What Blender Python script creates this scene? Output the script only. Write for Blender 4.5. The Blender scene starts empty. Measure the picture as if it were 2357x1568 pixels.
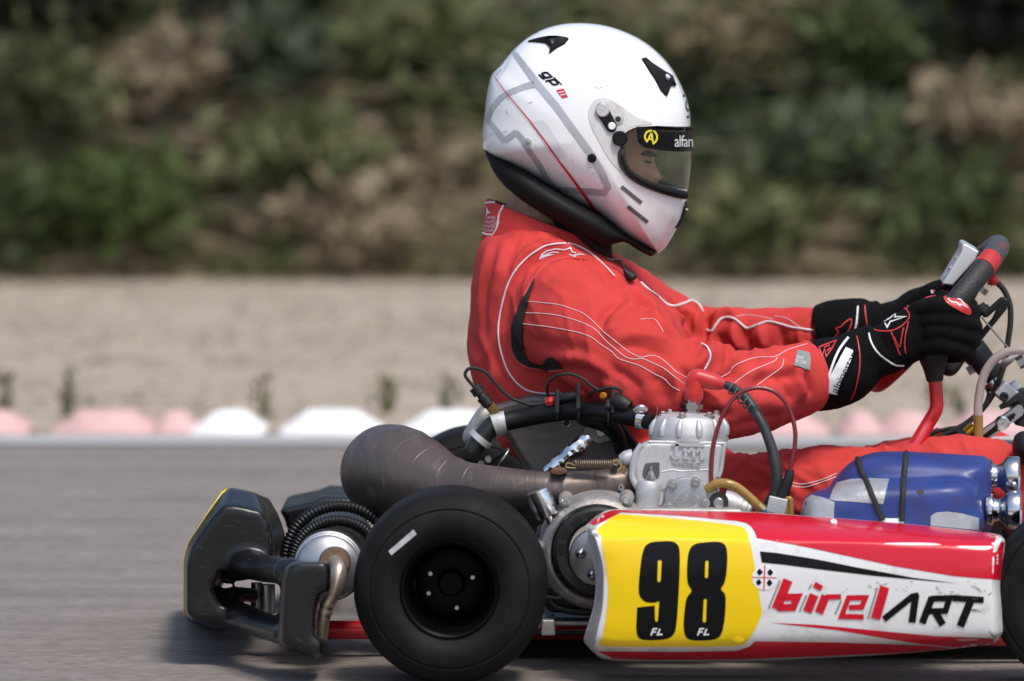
import bpy, bmesh, math, random
from mathutils import Vector, Matrix, noise
from mathutils.bvhtree import BVHTree
from mathutils.geometry import tessellate_polygon
R = math.radians
random.seed(7)
scene = bpy.context.scene
COL = scene.collection

# ------------------------------------------------------------------ camera
F_PX = 19200.0                      # focal length for a 2357 px wide picture
CU, CV = 1178.5, 784.0
PITCH, YAW = 3.66, 0.976
CAM = Vector((math.tan(R(YAW))*12.0, -12.0, 1.2695))
cam_d = bpy.data.cameras.new('camera'); cam = bpy.data.objects.new('camera', cam_d)
COL.objects.link(cam); scene.camera = cam
cam.location = CAM
cam.rotation_euler = (R(90-PITCH), 0, R(YAW))
cam_d.sensor_width = 36.0
cam_d.lens = F_PX/2357.0*36.0
cam_d.clip_start = 0.5; cam_d.clip_end = 400
cam_d.dof.use_dof = True
cam_d.dof.focus_distance = 12.45
cam_d.dof.aperture_fstop = 4.2
ROT = cam.rotation_euler.to_matrix()

def P(u, v, Y):
    """world point on the plane y = Y seen at the measured position (u, v)"""
    d = ROT @ Vector(((u-CU)/F_PX, -(v-CV)/F_PX, -1.0))
    return CAM + d*((Y-CAM.y)/d.y)
def PG(u, v, z=0.0):
    d = ROT @ Vector(((u-CU)/F_PX, -(v-CV)/F_PX, -1.0))
    return CAM + d*((z-CAM.z)/d.z)
def px(n, Y=0.3):
    return n*(12.0+Y)/F_PX
# measuring frames (enlargements of the photograph)
def zf(u0, v0, k):
    return lambda x, y: (u0+x*k, v0+y*k)
zA = zf(368.3, 920.7, .41667)    # rear
zH = zf(1043.5, 0, .39145)       # helmet
zC = zf(1289, 797.9, .31316)     # engine
zS = zf(1780, 521.7, .35223)     # steering
zU = zf(1043.5, 429.7, .39149)   # suit
zP = zf(1289, 1135.5, .45313)    # pod
zB = zf(1780, 920.7, .24479)     # airbox
zT = zf(1012.8, 828.6, .23484)   # seat
zD = lambda x, y: (x, y)
def M_(z, pts): return [z(*p) for p in pts]

# ------------------------------------------------------------------ materials
def mat(name, col, rough=0.5, metal=0.0, var=0.0, vscale=30, bump=0.0, bscale=200, coat=0.0, col2=None,
        stretch=(1,1,1), spec=0.5, sheen=0.0, trans=0.0, rvar=0.0, dirt=None, dscale=6, dlo=.55, dhi=.75, ior=None, alpha=None):
    m = bpy.data.materials.new(name); m.use_nodes = True
    nt = m.node_tree; b = nt.nodes['Principled BSDF']
    c = (*col, 1)
    b.inputs['Base Color'].default_value = c
    b.inputs['Roughness'].default_value = rough
    b.inputs['Metallic'].default_value = metal
    b.inputs['Specular IOR Level'].default_value = spec
    b.inputs['Coat Weight'].default_value = coat
    b.inputs['Coat Roughness'].default_value = 0.06
    if sheen:
        b.inputs['Sheen Weight'].default_value = sheen
        b.inputs['Sheen Roughness'].default_value = 0.5
    if trans: b.inputs['Transmission Weight'].default_value = trans
    if ior: b.inputs['IOR'].default_value = ior
    if alpha is not None: b.inputs['Alpha'].default_value = alpha
    tc = nt.nodes.new('ShaderNodeTexCoord'); mp = nt.nodes.new('ShaderNodeMapping')
    mp.inputs['Scale'].default_value = stretch
    nt.links.new(tc.outputs['Object'], mp.inputs['Vector'])
    def nz(scale, detail=6, rough_=.6):
        n = nt.nodes.new('ShaderNodeTexNoise'); n.inputs['Scale'].default_value = scale
        n.inputs['Detail'].default_value = detail; n.inputs['Roughness'].default_value = rough_
        nt.links.new(mp.outputs['Vector'], n.inputs['Vector']); return n
    out = None
    if var or col2 is not None:
        n = nz(vscale)
        rp = nt.nodes.new('ShaderNodeValToRGB')
        a = tuple(max(0, x*(1-var)) for x in col)
        d = col2 if col2 is not None else tuple(min(1, x*(1+var)) for x in col)
        rp.color_ramp.elements[0].position = .3; rp.color_ramp.elements[1].position = .7
        rp.color_ramp.elements[0].color = (*a, 1); rp.color_ramp.elements[1].color = (*d, 1)
        nt.links.new(n.outputs['Fac'], rp.inputs['Fac']); out = rp.outputs['Color']
    if dirt is not None:
        n = nz(dscale, 8, .7)
        rp = nt.nodes.new('ShaderNodeValToRGB')
        rp.color_ramp.elements[0].position = dlo; rp.color_ramp.elements[1].position = dhi
        mx = nt.nodes.new('ShaderNodeMix'); mx.data_type = 'RGBA'
        nt.links.new(n.outputs['Fac'], rp.inputs['Fac'])
        nt.links.new(rp.outputs['Color'], mx.inputs['Factor'])
        if out is not None: nt.links.new(out, mx.inputs['A'])
        else: mx.inputs['A'].default_value = c
        mx.inputs['B'].default_value = (*dirt, 1)
        out = mx.outputs['Result']
    if out is not None: nt.links.new(out, b.inputs['Base Color'])
    if rvar:
        n = nz(vscale*1.7)
        mr = nt.nodes.new('ShaderNodeMapRange')
        mr.inputs['To Min'].default_value = max(0, rough-rvar); mr.inputs['To Max'].default_value = min(1, rough+rvar)
        nt.links.new(n.outputs['Fac'], mr.inputs['Value']); nt.links.new(mr.outputs['Result'], b.inputs['Roughness'])
    if bump:
        n = nz(bscale, 4)
        bp = nt.nodes.new('ShaderNodeBump'); bp.inputs['Strength'].default_value = bump
        bp.inputs['Distance'].default_value = 0.002
        nt.links.new(n.outputs['Fac'], bp.inputs['Height']); nt.links.new(bp.outputs['Normal'], b.inputs['Normal'])
    return m

# ------------------------------------------------------------------ curves
def cr(pts, n=8, closed=False):
    """Catmull-Rom through points of any dimension"""
    pts = [tuple(p) for p in pts]; out = []; m = len(pts)
    segs = m if closed else m-1
    for i in range(segs):
        if closed: a, b, c, d = pts[i-1], pts[i], pts[(i+1) % m], pts[(i+2) % m]
        else: a, b, c, d = pts[max(i-1, 0)], pts[i], pts[i+1], pts[min(i+2, m-1)]
        for k in range(n):
            t = k/n
            out.append(tuple(.5*((2*q)+(-p+r)*t+(2*p-5*q+4*r-s)*t*t+(-p+3*q-3*r+s)*t**3) for p, q, r, s in zip(a, b, c, d)))
    if not closed: out.append(pts[-1])
    return out
def even(pts, n, closed=False):
    """resample a polyline to n evenly spaced points"""
    pts = [Vector(p) for p in pts]
    if closed: pts = pts+[pts[0]]
    L = [0.0]
    for a, b in zip(pts, pts[1:]): L.append(L[-1]+(b-a).length)
    out = []; j = 0
    m = n if closed else n-1
    for i in range(n):
        s = L[-1]*i/m
        while j < len(L)-2 and L[j+1] < s: j += 1
        t = (s-L[j])/max(1e-9, L[j+1]-L[j])
        out.append(pts[j].lerp(pts[j+1], min(1, t)))
    return out

# ------------------------------------------------------------------ mesh collector
class G:
    def __init__(s): s.v = []; s.f = []; s.m = []
    def add(s, verts, faces, mi=0):
        o = len(s.v); s.v += [tuple(v) for v in verts]; s.f += [tuple(i+o for i in f) for f in faces]; s.m += [mi]*len(faces)
        return s
    def rings(s, rings, mi=0, cap0=True, cap1=True, closed_ring=True):
        n = len(rings[0]); vs = [p for r in rings for p in r]; fs = []
        for i in range(len(rings)-1):
            for j in range(n if closed_ring else n-1):
                k = (j+1) % n
                fs.append((i*n+j, i*n+k, (i+1)*n+k, (i+1)*n+j))
        if closed_ring:
            if cap0: fs.append(tuple(range(n))[::-1])
            if cap1: fs.append(tuple((len(rings)-1)*n+j for j in range(n)))
        return s.add(vs, fs, mi)
    def tube(s, path, r, seg=12, mi=0, smooth=6, caps=True, closed=False, flat=None):
        """path of 3D points, r number or list; flat=(axis vector, factor) squashes the section"""
        path = [Vector(p) for p in path]
        rr = r if isinstance(r, (list, tuple)) else [r]*len(path)
        if smooth > 1 and len(path) > 2:
            q = cr([(*p, w) for p, w in zip(path, rr)], smooth, closed)
            path = [Vector(p[:3]) for p in q]; rr = [max(1e-5, p[3]) for p in q]
        n = len(path); T = []
        for i in range(n):
            if closed: t = path[(i+1) % n]-path[i-1]
            else: t = path[min(i+1, n-1)]-path[max(i-1, 0)]
            T.append(t.normalized() if t.length > 1e-9 else Vector((1, 0, 0)))
        up = Vector((0, 0, 1)) if abs(T[0].z) < .9 else Vector((0, 1, 0))
        N = (up-T[0]*up.dot(T[0])).normalized(); rings = []
        for i in range(n):
            N = (N-T[i]*N.dot(T[i])).normalized(); B = T[i].cross(N)
            ring = []
            for k in range(seg):
                a = 2*math.pi*k/seg; o = (N*math.cos(a)+B*math.sin(a))*rr[i]
                if flat: ax, fk = flat; o = o-ax*(o.dot(ax)*(1-fk))
                ring.append(path[i]+o)
            rings.append(ring)
        if closed: rings.append(rings[0]); return s.rings(rings, mi, False, False)
        return s.rings(rings, mi, caps, caps)
    def lathe(s, c, axis, prof, seg=32, mi=0, cap=True):
        """prof: (distance along axis, radius)"""
        c = Vector(c); ax = Vector(axis).normalized()
        up = Vector((0, 0, 1)) if abs(ax.z) < .9 else Vector((1, 0, 0))
        N = (up-ax*up.dot(ax)).normalized(); B = ax.cross(N)
        rings = [[c+ax*d+(N*math.cos(2*math.pi*k/seg)+B*math.sin(2*math.pi*k/seg))*max(r, 1e-5) for k in range(seg)] for d, r in prof]
        return s.rings(rings, mi, cap, cap)
    def box(s, c, size, mi=0, rot=None):
        c = Vector(c); vs = []
        for i in (-1, 1):
            for j in (-1, 1):
                for k in (-1, 1):
                    o = Vector((i*size[0]/2, j*size[1]/2, k*size[2]/2))
                    if rot: o = rot @ o
                    vs.append(c+o)
        return s.add(vs, [(0,1,3,2),(4,6,7,5),(0,4,5,1),(2,3,7,6),(0,2,6,4),(1,5,7,3)], mi)
    def prism(s, out, Y0, Y1, mi=0, grow=1.0):
        """measured outline pushed straight back from y = Y0 to y = Y1"""
        a = [P(u, v, Y0) for u, v in out]; n = len(a)
        c = sum(a, Vector())/n
        b = [c+(p-c)*grow for p in a]; b = [Vector((p.x, Y1, p.z)) for p in b]
        return s.rings([a, b], mi)
    def inflate(s, out, c, Yc, W, a=1.0, b=1.0, rings=14, n=64, smooth=5, mi=0, wf=None):
        pts = even(cr(out, smooth, True), n, True)
        C = P(*c, Yc); O = [P(p[0], p[1], Yc) for p in pts]
        rg = []
        for i in range(1, rings*2):
            th = math.pi*i/(rings*2)
            sc = math.sin(th)**a; y = -W*math.copysign(abs(math.cos(th))**b, math.cos(th))
            ring = []
            for o in O:
                p = C+(o-C)*sc
                ring.append(Vector((p.x, Yc+y*(wf(p) if wf else 1), p.z)))
            rg.append(ring)
        o0 = len(s.v); s.rings(rg, mi, False, False)
        k = wf(C) if wf else 1
        s.v += [(C.x, Yc-W*k, C.z), (C.x, Yc+W*k, C.z)]; A = len(s.v)-2
        L = o0+(len(rg)-1)*n
        for j in range(n):
            q = (j+1) % n
            s.f.append((A, o0+q, o0+j)); s.f.append((A+1, L+j, L+q)); s.m += [mi, mi]
        return s
    def bolt(s, c, r, h=.006, axis=(0,-1,0), mi=0, seg=12):
        return s.lathe(c, axis, [(-h, r), (h*.7, r), (h, r*.8), (h, r*.5), (h*.4, r*.45), (h*.4, 1e-4)], seg, mi)

def mk(name, g, mats, parent=None, smooth=40, bevel=0, bseg=2, sub=0, solid=0, clean=True):
    me = bpy.data.meshes.new(name); me.from_pydata(g.v, [], g.f)
    ms = mats if isinstance(mats, (list, tuple)) else [mats]
    for m in ms: me.materials.append(m)
    if len(ms) > 1:
        for p, i in zip(me.polygons, g.m): p.material_index = i
    if clean:
        bm = bmesh.new(); bm.from_mesh(me)
        bmesh.ops.remove_doubles(bm, verts=bm.verts, dist=1e-6)
        bmesh.ops.recalc_face_normals(bm, faces=bm.faces)
        bm.to_mesh(me); bm.free()
    me.shade_smooth()
    if smooth and not bevel and not sub: me.set_sharp_from_angle(angle=R(smooth))
    o = bpy.data.objects.new(name, me); COL.objects.link(o)
    if solid:
        md = o.modifiers.new('solid', 'SOLIDIFY'); md.thickness = solid; md.offset = -1
    if bevel:
        md = o.modifiers.new('bevel', 'BEVEL'); md.width = bevel; md.segments = bseg; md.limit_method = 'ANGLE'; md.angle_limit = R(28)
        md.harden_normals = False
        me.shade_smooth()
        w = o.modifiers.new('wn', 'WEIGHTED_NORMAL'); w.keep_sharp = False
    if sub:
        md = o.modifiers.new('sub', 'SUBSURF'); md.levels = sub; md.render_levels = sub
    if parent is not None:
        o.parent = parent
        if parent.type == 'EMPTY': o.matrix_parent_inverse = Matrix.Translation(-parent.location)
    return o
def thing(name, label, cat, loc, group=None):
    o = bpy.data.objects.new(name, None); COL.objects.link(o); o.location = loc
    o.empty_display_size = .1
    o['label'] = label; o['category'] = cat
    if group: o['group'] = group
    return o
def tag(o, label, cat, group=None):
    o['label'] = label; o['category'] = cat
    if group: o['group'] = group
    return o
def struct(o): o['kind'] = 'structure'; return o

def bake(o):
    """apply the modifiers of o to its mesh"""
    dg = bpy.context.evaluated_depsgraph_get(); dg.update()
    me = bpy.data.meshes.new_from_object(o.evaluated_get(dg))
    o.modifiers.clear(); old = o.data; nm = old.name; o.data = me; bpy.data.meshes.remove(old); me.name = nm
    return o
def tree(*objs):
    dg = bpy.context.evaluated_depsgraph_get(); dg.update()
    vs = []; fs = []
    for o in objs:
        e = o.evaluated_get(dg); me = e.to_mesh(); k = len(vs)
        vs += [v.co.copy() for v in me.vertices]
        fs += [tuple(i+k for i in p.vertices) for p in me.polygons]
        e.to_mesh_clear()
    return BVHTree.FromPolygons(vs, fs)
def hit(bv, u, v):
    d = (ROT @ Vector(((u-CU)/F_PX, -(v-CV)/F_PX, -1.0))).normalized()
    h = bv.ray_cast(CAM, d)
    return (h[0], h[1]) if h[0] is not None else (None, None)

def drape(name, loops_list, bv, m, parent, off=.0008, step=10, depth=None):
    """lay flat shapes (outer loop + holes, measured) on the surface bv"""
    bm = bmesh.new()
    for loops in loops_list:
        L = [[Vector((p[0], p[1], 0)) for p in lp] for lp in loops]
        flat = [q for lp in L for q in lp]
        vs = [bm.verts.new(q) for q in flat]
        for t in tessellate_polygon(L):
            try: bm.faces.new([vs[i] for i in t])
            except ValueError: pass
    bm.verts.ensure_lookup_table()
    xs = [v.co.x for v in bm.verts]; ys = [v.co.y for v in bm.verts]
    for ax, lo, hi in ((0, min(xs), max(xs)), (1, min(ys), max(ys))):
        k = lo+step
        while k < hi:
            co = Vector((k, 0, 0)) if ax == 0 else Vector((0, k, 0)); no = Vector((1, 0, 0)) if ax == 0 else Vector((0, 1, 0))
            bmesh.ops.bisect_plane(bm, geom=bm.verts[:]+bm.edges[:]+bm.faces[:], plane_co=co, plane_no=no)
            k += step
    bmesh.ops.triangulate(bm, faces=bm.faces[:])
    bad = []
    for v in bm.verts:
        h, n = hit(bv, v.co.x, v.co.y)
        if h is None: bad.append(v); continue
        d = (CAM-h).normalized()
        if n.dot(d) < 0: n = -n
        v.co = h+(n+d*.5).normalized()*off
    bmesh.ops.delete(bm, geom=bad, context='VERTS')
    bmesh.ops.recalc_face_normals(bm, faces=bm.faces[:])
    for f in bm.faces:
        f.smooth = True
        if f.normal.dot(CAM-f.calc_center_median()) < 0: f.normal_flip()
    me = bpy.data.meshes.new(name); bm.to_mesh(me); bm.free(); me.materials.append(m)
    o = bpy.data.objects.new(name, me); COL.objects.link(o)
    if parent is not None:
        o.parent = parent
        if parent.type == 'EMPTY': o.matrix_parent_inverse = Matrix.Translation(-parent.location)
    return o
def snap(pts, bv, off, n=40, smooth=6):
    q = cr(pts, smooth) if len(pts) > 2 else pts
    q = even(q, n); out = []
    for p in q:
        h, nn = hit(bv, p[0], p[1])
        if h is None: continue
        d = (CAM-h).normalized()
        if nn.dot(d) < 0: nn = -nn
        out.append(h+(nn+d*.4).normalized()*off)
    return out
def seam(g, pts, bv, r, off=0, n=40, seg=6, mi=0):
    q = snap(pts, bv, off, n)
    # break where the surface jumps in depth
    run = []
    for p in q:
        if run and abs(p.y-run[-1].y) > .03:
            if len(run) > 2: g.tube(run, r, seg, mi, smooth=1)
            run = []
        run.append(p)
    if len(run) > 2: g.tube(run, r, seg, mi, smooth=1)
    return g

def text_loops(txt, org, ex, ey, size=1.0, bold=0.0, shear=0.0, space=1.0):
    """outline loops of a word: list of [outer, holes...] in measured coordinates.
    org = start of the base line, ex = vector of one em along the line, ey = vector of one em upwards"""
    cu = bpy.data.curves.new('t', 'FONT'); cu.body = txt; cu.size = 1; cu.offset = bold; cu.shear = shear
    cu.space_character = space; cu.resolution_u = 4; cu.fill_mode = 'NONE'
    o = bpy.data.objects.new('t', cu); COL.objects.link(o)
    dg = bpy.context.evaluated_depsgraph_get(); dg.update()
    me = bpy.data.meshes.new_from_object(o.evaluated_get(dg))
    bpy.data.objects.remove(o); bpy.data.curves.remove(cu)
    adj = {}
    for e in me.edges:
        a, b = e.vertices; adj.setdefault(a, []).append(b); adj.setdefault(b, []).append(a)
    seen = set(); loops = []
    for s in adj:
        if s in seen: continue
        lp = [s]; seen.add(s); cur = s
        while True:
            nx = [k for k in adj[cur] if k not in seen]
            if not nx: break
            cur = nx[0]; seen.add(cur); lp.append(cur)
        if len(lp) > 2: loops.append([me.vertices[i].co.to_2d() for i in lp])
    bpy.data.meshes.remove(me)
    def area(l): return .5*sum(a.x*b.y-b.x*a.y for a, b in zip(l, l[1:]+l[:1]))
    def inside(p, l):
        c = False
        for a, b in zip(l, l[1:]+l[:1]):
            if (a.y > p.y) != (b.y > p.y) and p.x < (b.x-a.x)*(p.y-a.y)/(b.y-a.y)+a.x: c = not c
        return c
    loops.sort(key=lambda l: -abs(area(l)))
    res = []
    for l in loops:
        host = None
        for r in res:
            if inside(l[0], r[0]): host = r
        if host is not None and not any(inside(l[0], h) for h in host[1:]): host.append(l)
        else: res.append([l])
    ox, oy = org
    return [[[(ox+p.x*ex[0]*size+p.y*ey[0]*size, oy+p.x*ex[1]*size+p.y*ey[1]*size) for p in l] for l in r] for r in res]
def stroke(pts, w, smooth=1, closed=False):
    """a band of width w along a measured polyline, as one loop (or outer + hole)"""
    if isinstance(w, (list, tuple)):
        q = cr([(*p, k) for p, k in zip(pts, w)], max(1, smooth), closed); w = [p[2] for p in q]; q = [p[:2] for p in q]
    else: q = cr(pts, smooth, closed) if smooth > 1 else list(pts)
    q = [Vector(p) for p in q]; n = len(q); A = []; B = []
    for i in range(n):
        a = q[i-1] if (closed or i > 0) else q[i]; b = q[(i+1) % n] if (closed or i < n-1) else q[i]
        d1 = (q[i]-a); d2 = (b-q[i])
        if d1.length < 1e-6: d1 = d2
        if d2.length < 1e-6: d2 = d1
        d1 = d1.normalized(); d2 = d2.normalized()
        t = (d1+d2); t = t.normalized() if t.length > 1e-6 else d1
        nn = Vector((-t.y, t.x)); k = 1/max(.5, nn.dot(Vector((-d1.y, d1.x))))
        ww = w[i] if isinstance(w, (list, tuple)) else w
        A.append(tuple(q[i]+nn*ww*.5*k)); B.append(tuple(q[i]-nn*ww*.5*k))
    if closed: return [A, B[::-1]] if abs(sum(a[0]*b[1]-b[0]*a[1] for a, b in zip(A, A[1:]+A[:1]))) > abs(sum(a[0]*b[1]-b[0]*a[1] for a, b in zip(B, B[1:]+B[:1]))) else [B, A[::-1]]
    return [A+B[::-1]]
def circ(c, r, n=24, ry=None): return [(c[0]+r*math.cos(2*math.pi*k/n), c[1]+(ry or r)*math.sin(2*math.pi*k/n)) for k in range(n)]
zX = zf(2025.5, 675.2, .23487)   # steering column
zE = zf(1196.9, 1135.5, .2544)   # clutch side
zV = zf(1350.4, 214.8, .17617)   # visor
# ================================================================== sky, sun
world = bpy.data.worlds.new('World'); scene.world = world; world.use_nodes = True
wn = world.node_tree; bg = wn.nodes['Background']
sky = wn.nodes.new('ShaderNodeTexSky'); sky.sky_type = 'NISHITA'; sky.sun_disc = False
SUN_EL, SUN_AZ = 60.0, 150.0           # azimuth from +Y towards +X
sky.sun_elevation = R(SUN_EL); sky.sun_rotation = R(SUN_AZ)
sky.dust_density = 2.5; sky.air_density = 1.0
wn.links.new(sky.outputs['Color'], bg.inputs['Color']); bg.inputs['Strength'].default_value = 0.155
sl = bpy.data.lights.new('sun', 'SUN'); sl.energy = 2.35; sl.angle = R(14); sl.color = (1, .955, .89)
so = bpy.data.objects.new('sun', sl); COL.objects.link(so); so.location = (0, -4, 8)
sd = Vector((math.sin(R(SUN_AZ))*math.cos(R(SUN_EL)), math.cos(R(SUN_AZ))*math.cos(R(SUN_EL)), math.sin(R(SUN_EL))))
so.rotation_euler = sd.to_track_quat('Z', 'Y').to_euler()
scene.view_settings.view_transform = 'Standard'; scene.view_settings.look = 'None'
scene.view_settings.exposure = 0.28; scene.view_settings.gamma = 1

# ================================================================== ground
def plane(name, x0, x1, y0, y1, z, m, skew=0):
    g = G(); g.add([(x0, y0, z), (x1, y0, z), (x1, y1, z), (x0, y1, z)], [(0, 1, 2, 3)])
    o = mk(name, g, m, smooth=0); return struct(o)
m_sand = mat('sandy_soil', (.375, .315, .250), .95, var=.16, vscale=7, bump=1.0, bscale=38, stretch=(.38, 1, 1), dirt=(.20, .155, .112), dscale=13, dlo=.47, dhi=.74, spec=.1)
def asphalt():
    m = bpy.data.materials.new('asphalt'); m.use_nodes = True; nt = m.node_tree; b = nt.nodes['Principled BSDF']
    N = nt.nodes.new; L = nt.links.new
    tc = N('ShaderNodeTexCoord')
    def noise_(sx, sy, sc, det=5):
        mp = N('ShaderNodeMapping'); mp.inputs['Scale'].default_value = (sx, sy, 1); L(tc.outputs['Object'], mp.inputs['Vector'])
        n = N('ShaderNodeTexNoise'); n.inputs['Scale'].default_value = sc; n.inputs['Detail'].default_value = det; n.inputs['Roughness'].default_value = .65
        L(mp.outputs['Vector'], n.inputs['Vector']); return n.outputs['Fac']
    a = noise_(.16, 1, 120); c = noise_(.3, 1, 9); f = noise_(.02, 1, 6, 3); s = noise_(.16, 1, 260, 2)
    def mix(x, y, w):
        k = N('ShaderNodeMix'); k.data_type = 'FLOAT'; k.inputs['Factor'].default_value = w; L(x, k.inputs['A']); L(y, k.inputs['B']); return k.outputs['Result']
    v = mix(mix(a, c, .3), f, .24)
    v = mix(v, s, .42)
    r = N('ShaderNodeValToRGB'); e = r.color_ramp.elements
    e[0].position = .41; e[0].color = (.100, .085, .074, 1); e[1].position = .59; e[1].color = (.285, .250, .222, 1)
    L(v, r.inputs['Fac']); L(r.outputs['Color'], b.inputs['Base Color'])
    b.inputs['Roughness'].default_value = .85; b.inputs['Specular IOR Level'].default_value = .3
    bp = N('ShaderNodeBump'); bp.inputs['Strength'].default_value = .5; bp.inputs['Distance'].default_value = .003
    L(s, bp.inputs['Height']); L(bp.outputs['Normal'], b.inputs['Normal'])
    return m
y_line0 = PG(1178, 1028).y; y_line1 = PG(1178, 1008).y
plane('ground', -150, 150, -60, 200, -.006, m_sand)
plane('race_track', -150, 150, -40, y_line1+.12, 0, asphalt())
m_line = mat('line_paint', (.37, .365, .36), .7, var=.12, vscale=6, stretch=(.1, 1, 1), dirt=(.33, .32, .31), dscale=9, dlo=.52, dhi=.8)
plane('edge_line', -150, 150, y_line0, y_line1, .004, m_line)

# ------------------------------------------------------------------ kerb blocks
m_red_k = mat('faded_red_paint', (.60, .37, .35), .75, var=.16, vscale=12, dirt=(.50, .42, .40), dscale=10, stretch=(.5,1,1))
m_white_k = mat('kerb_white_paint', (.80, .80, .79), .7, var=.05, vscale=12, dirt=(.5, .47, .44), dscale=9, dlo=.6, dhi=.85, stretch=(.5,1,1))
ky = y_line1+.20
def kerb(u0, u1, red, label):
    a = P(u0, 1004, ky); b = P(u1, 1004, ky); w = b.x-a.x; h = .040; sl_ = min(.052, w*.3)
    g = G(); n = 9; rings = []
    for k in range(n):                       # a ramped lump: low at the ends, round on top, higher at the back
        t = k/(n-1); x = -w/2+w*t
        e = min(t*w/sl_, (1-t)*w/sl_, 1.0); e = e
        zz = max(.004, h*e)
        rings.append([(x, -.12, 0), (x, -.118, zz*.12), (x, -.06, zz*.95), (x, .0, zz), (x, .09, zz*.9), (x, .10, 0)])
    g.rings(rings)
    o = mk('kerb_block', g, m_red_k if red else m_white_k, smooth=0, bevel=.006)
    o.location = ((a.x+b.x)/2, ky, 0)
    return tag(o, label, 'kerb block', 'kerb blocks along the track edge')
KB = [(-150, 72, 1, 'faded red kerb block cut by the left edge of the picture'),
      (128, 362, 1, 'wide faded red kerb block, second from the left picture edge'),
      (352, 452, 1, 'narrow faded red kerb block touching the first white block'),
      (444, 612, 0, 'white kerb block right beside a narrow red block'),
      (650, 880, 0, 'white kerb block between two white blocks, above the exhaust end'),
      (928, 1150, 0, "white kerb block just behind the driver's lower back"),
      (1190, 1420, 1, "faded red kerb block hidden behind the driver's seat"),
      (1455, 1660, 0, 'white kerb block hidden behind the engine cylinder'),
      (1690, 1905, 1, 'pale pink kerb block under the driver’s near forearm, right of the spark plug lead'),
      (1930, 2030, 1, 'small orange red kerb block left of the red gear lever'),
      (2022, 2170, 1, 'pink kerb block seen behind the red gear lever'),
      (2180, 2420, 1, 'pink kerb block behind the steering column at the right picture edge'),
      (2470, 2700, 0, 'white kerb block beyond the right picture edge'),
      (-420, -190, 0, 'white kerb block beyond the left picture edge')]
for k in KB[:12]: kerb(*k)

# ------------------------------------------------------------------ foliage
def leafmat(name, rough=.6):
    m = bpy.data.materials.new(name); m.use_nodes = True; nt = m.node_tree; b = nt.nodes['Principled BSDF']
    at = nt.nodes.new('ShaderNodeVertexColor'); at.layer_name = 'tint'
    nt.links.new(at.outputs['Color'], b.inputs['Base Color']); b.inputs['Roughness'].default_value = rough
    b.inputs['Specular IOR Level'].default_value = .25
    tr = nt.nodes.new('ShaderNodeBsdfTranslucent'); mx = nt.nodes.new('ShaderNodeMixShader'); mx.inputs['Fac'].default_value = .25
    nt.links.new(at.outputs['Color'], tr.inputs['Color'])
    out = nt.nodes['Material Output']; nt.links.new(b.outputs[0], mx.inputs[1]); nt.links.new(tr.outputs[0], mx.inputs[2]); nt.links.new(mx.outputs[0], out.inputs['Surface'])
    return m
m_leaf = leafmat('leaf'); m_stem = mat('woody_stem', (.12, .085, .055), .9, var=.3, vscale=40)
rnd = random.Random(11)
class Leaves:
    def __init__(s): s.v = []; s.f = []; s.c = []
    def leaf(s, p, L, W, col, d=None, bend=.25):
        d = d or Vector((rnd.gauss(0, 1), rnd.gauss(0, .8), rnd.gauss(0, .7))).normalized()
        sd_ = d.cross(Vector((rnd.gauss(0, 1), rnd.gauss(0, 1), rnd.gauss(0, 1)))).normalized()
        nn = d.cross(sd_); o = len(s.v); p = Vector(p)
        s.v += [p, p+d*L*.5+sd_*W*.5-nn*bend*W, p+d*L-nn*L*bend*.5, p+d*L*.5-sd_*W*.5-nn*bend*W]
        s.f += [(o, o+1, o+2), (o, o+2, o+3)]; k = rnd.uniform(.75, 1.25)
        s.c += [tuple(x*k for x in col)]*4
    def blade(s, p, d, L, W, col, droop=.4):
        p = Vector(p); d = d.normalized(); sd_ = d.cross(Vector((rnd.gauss(0, 1), rnd.gauss(0, 1), .2))).normalized(); o = len(s.v); n = 5
        for i in range(n):
            t = i/(n-1); q = p+d*L*t-Vector((0, 0, 1))*droop*L*t*t; w = W*(1-t*.9)
            s.v += [q-sd_*w*.5, q+sd_*w*.5]; s.c += [col]*2
        for i in range(n-1): s.f.append((o+2*i, o+2*i+1, o+2*i+3, o+2*i+2))
    def mk(s, name, m, parent=None, loc=None):
        me = bpy.data.meshes.new(name); me.from_pydata([tuple(q) for q in s.v], [], s.f); me.materials.append(m)
        ca = me.color_attributes.new('tint', 'FLOAT_COLOR', 'POINT')
        ca.data.foreach_set('color', [x for c in s.c for x in (c[0], c[1], c[2], 1)])
        o = bpy.data.objects.new(name, me); COL.objects.link(o)
        if parent: o.parent = parent
        if loc is not None: o.location = loc
        return o
BY0 = PG(1178, 636).y                         # foot of the bank
def bank_z(x, y):
    t = y-BY0
    if t < 0: return -.02
    z = 1.15*t if t < 2.6 else 2.99+.25*(t-2.6)
    return z-.02+.10*noise.noise(Vector((x*1.3, y*1.3, 3)))*min(1, t*3)
g = G(); nx, ny = 90, 40; xs = [-14+28*i/(nx-1) for i in range(nx)]; ys = [BY0-.3+16*(j/(ny-1))**1.6 for j in range(ny)]
g.rings([[(x, y, bank_z(x, y)) for x in xs] for y in ys], closed_ring=False)
m_bank = mat('bank_soil', (.085, .066, .044), .95, var=.4, vscale=6, bump=.6, bscale=40, dirt=(.16, .115, .07), dscale=3)
struct(mk('bank', g, m_bank, smooth=0))
GREEN = (0.082, 0.110, 0.033); DGREEN = (0.049, 0.071, 0.029); OLIVE = (0.180, 0.174, 0.079); TAN = (0.339, 0.271, 0.174); BROWN = (0.214, 0.165, 0.104); BLUEG = (0.104, 0.132, 0.091)
def lerp3(a, b, t): return tuple(x+(y-x)*t for x, y in zip(a, b))
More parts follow.
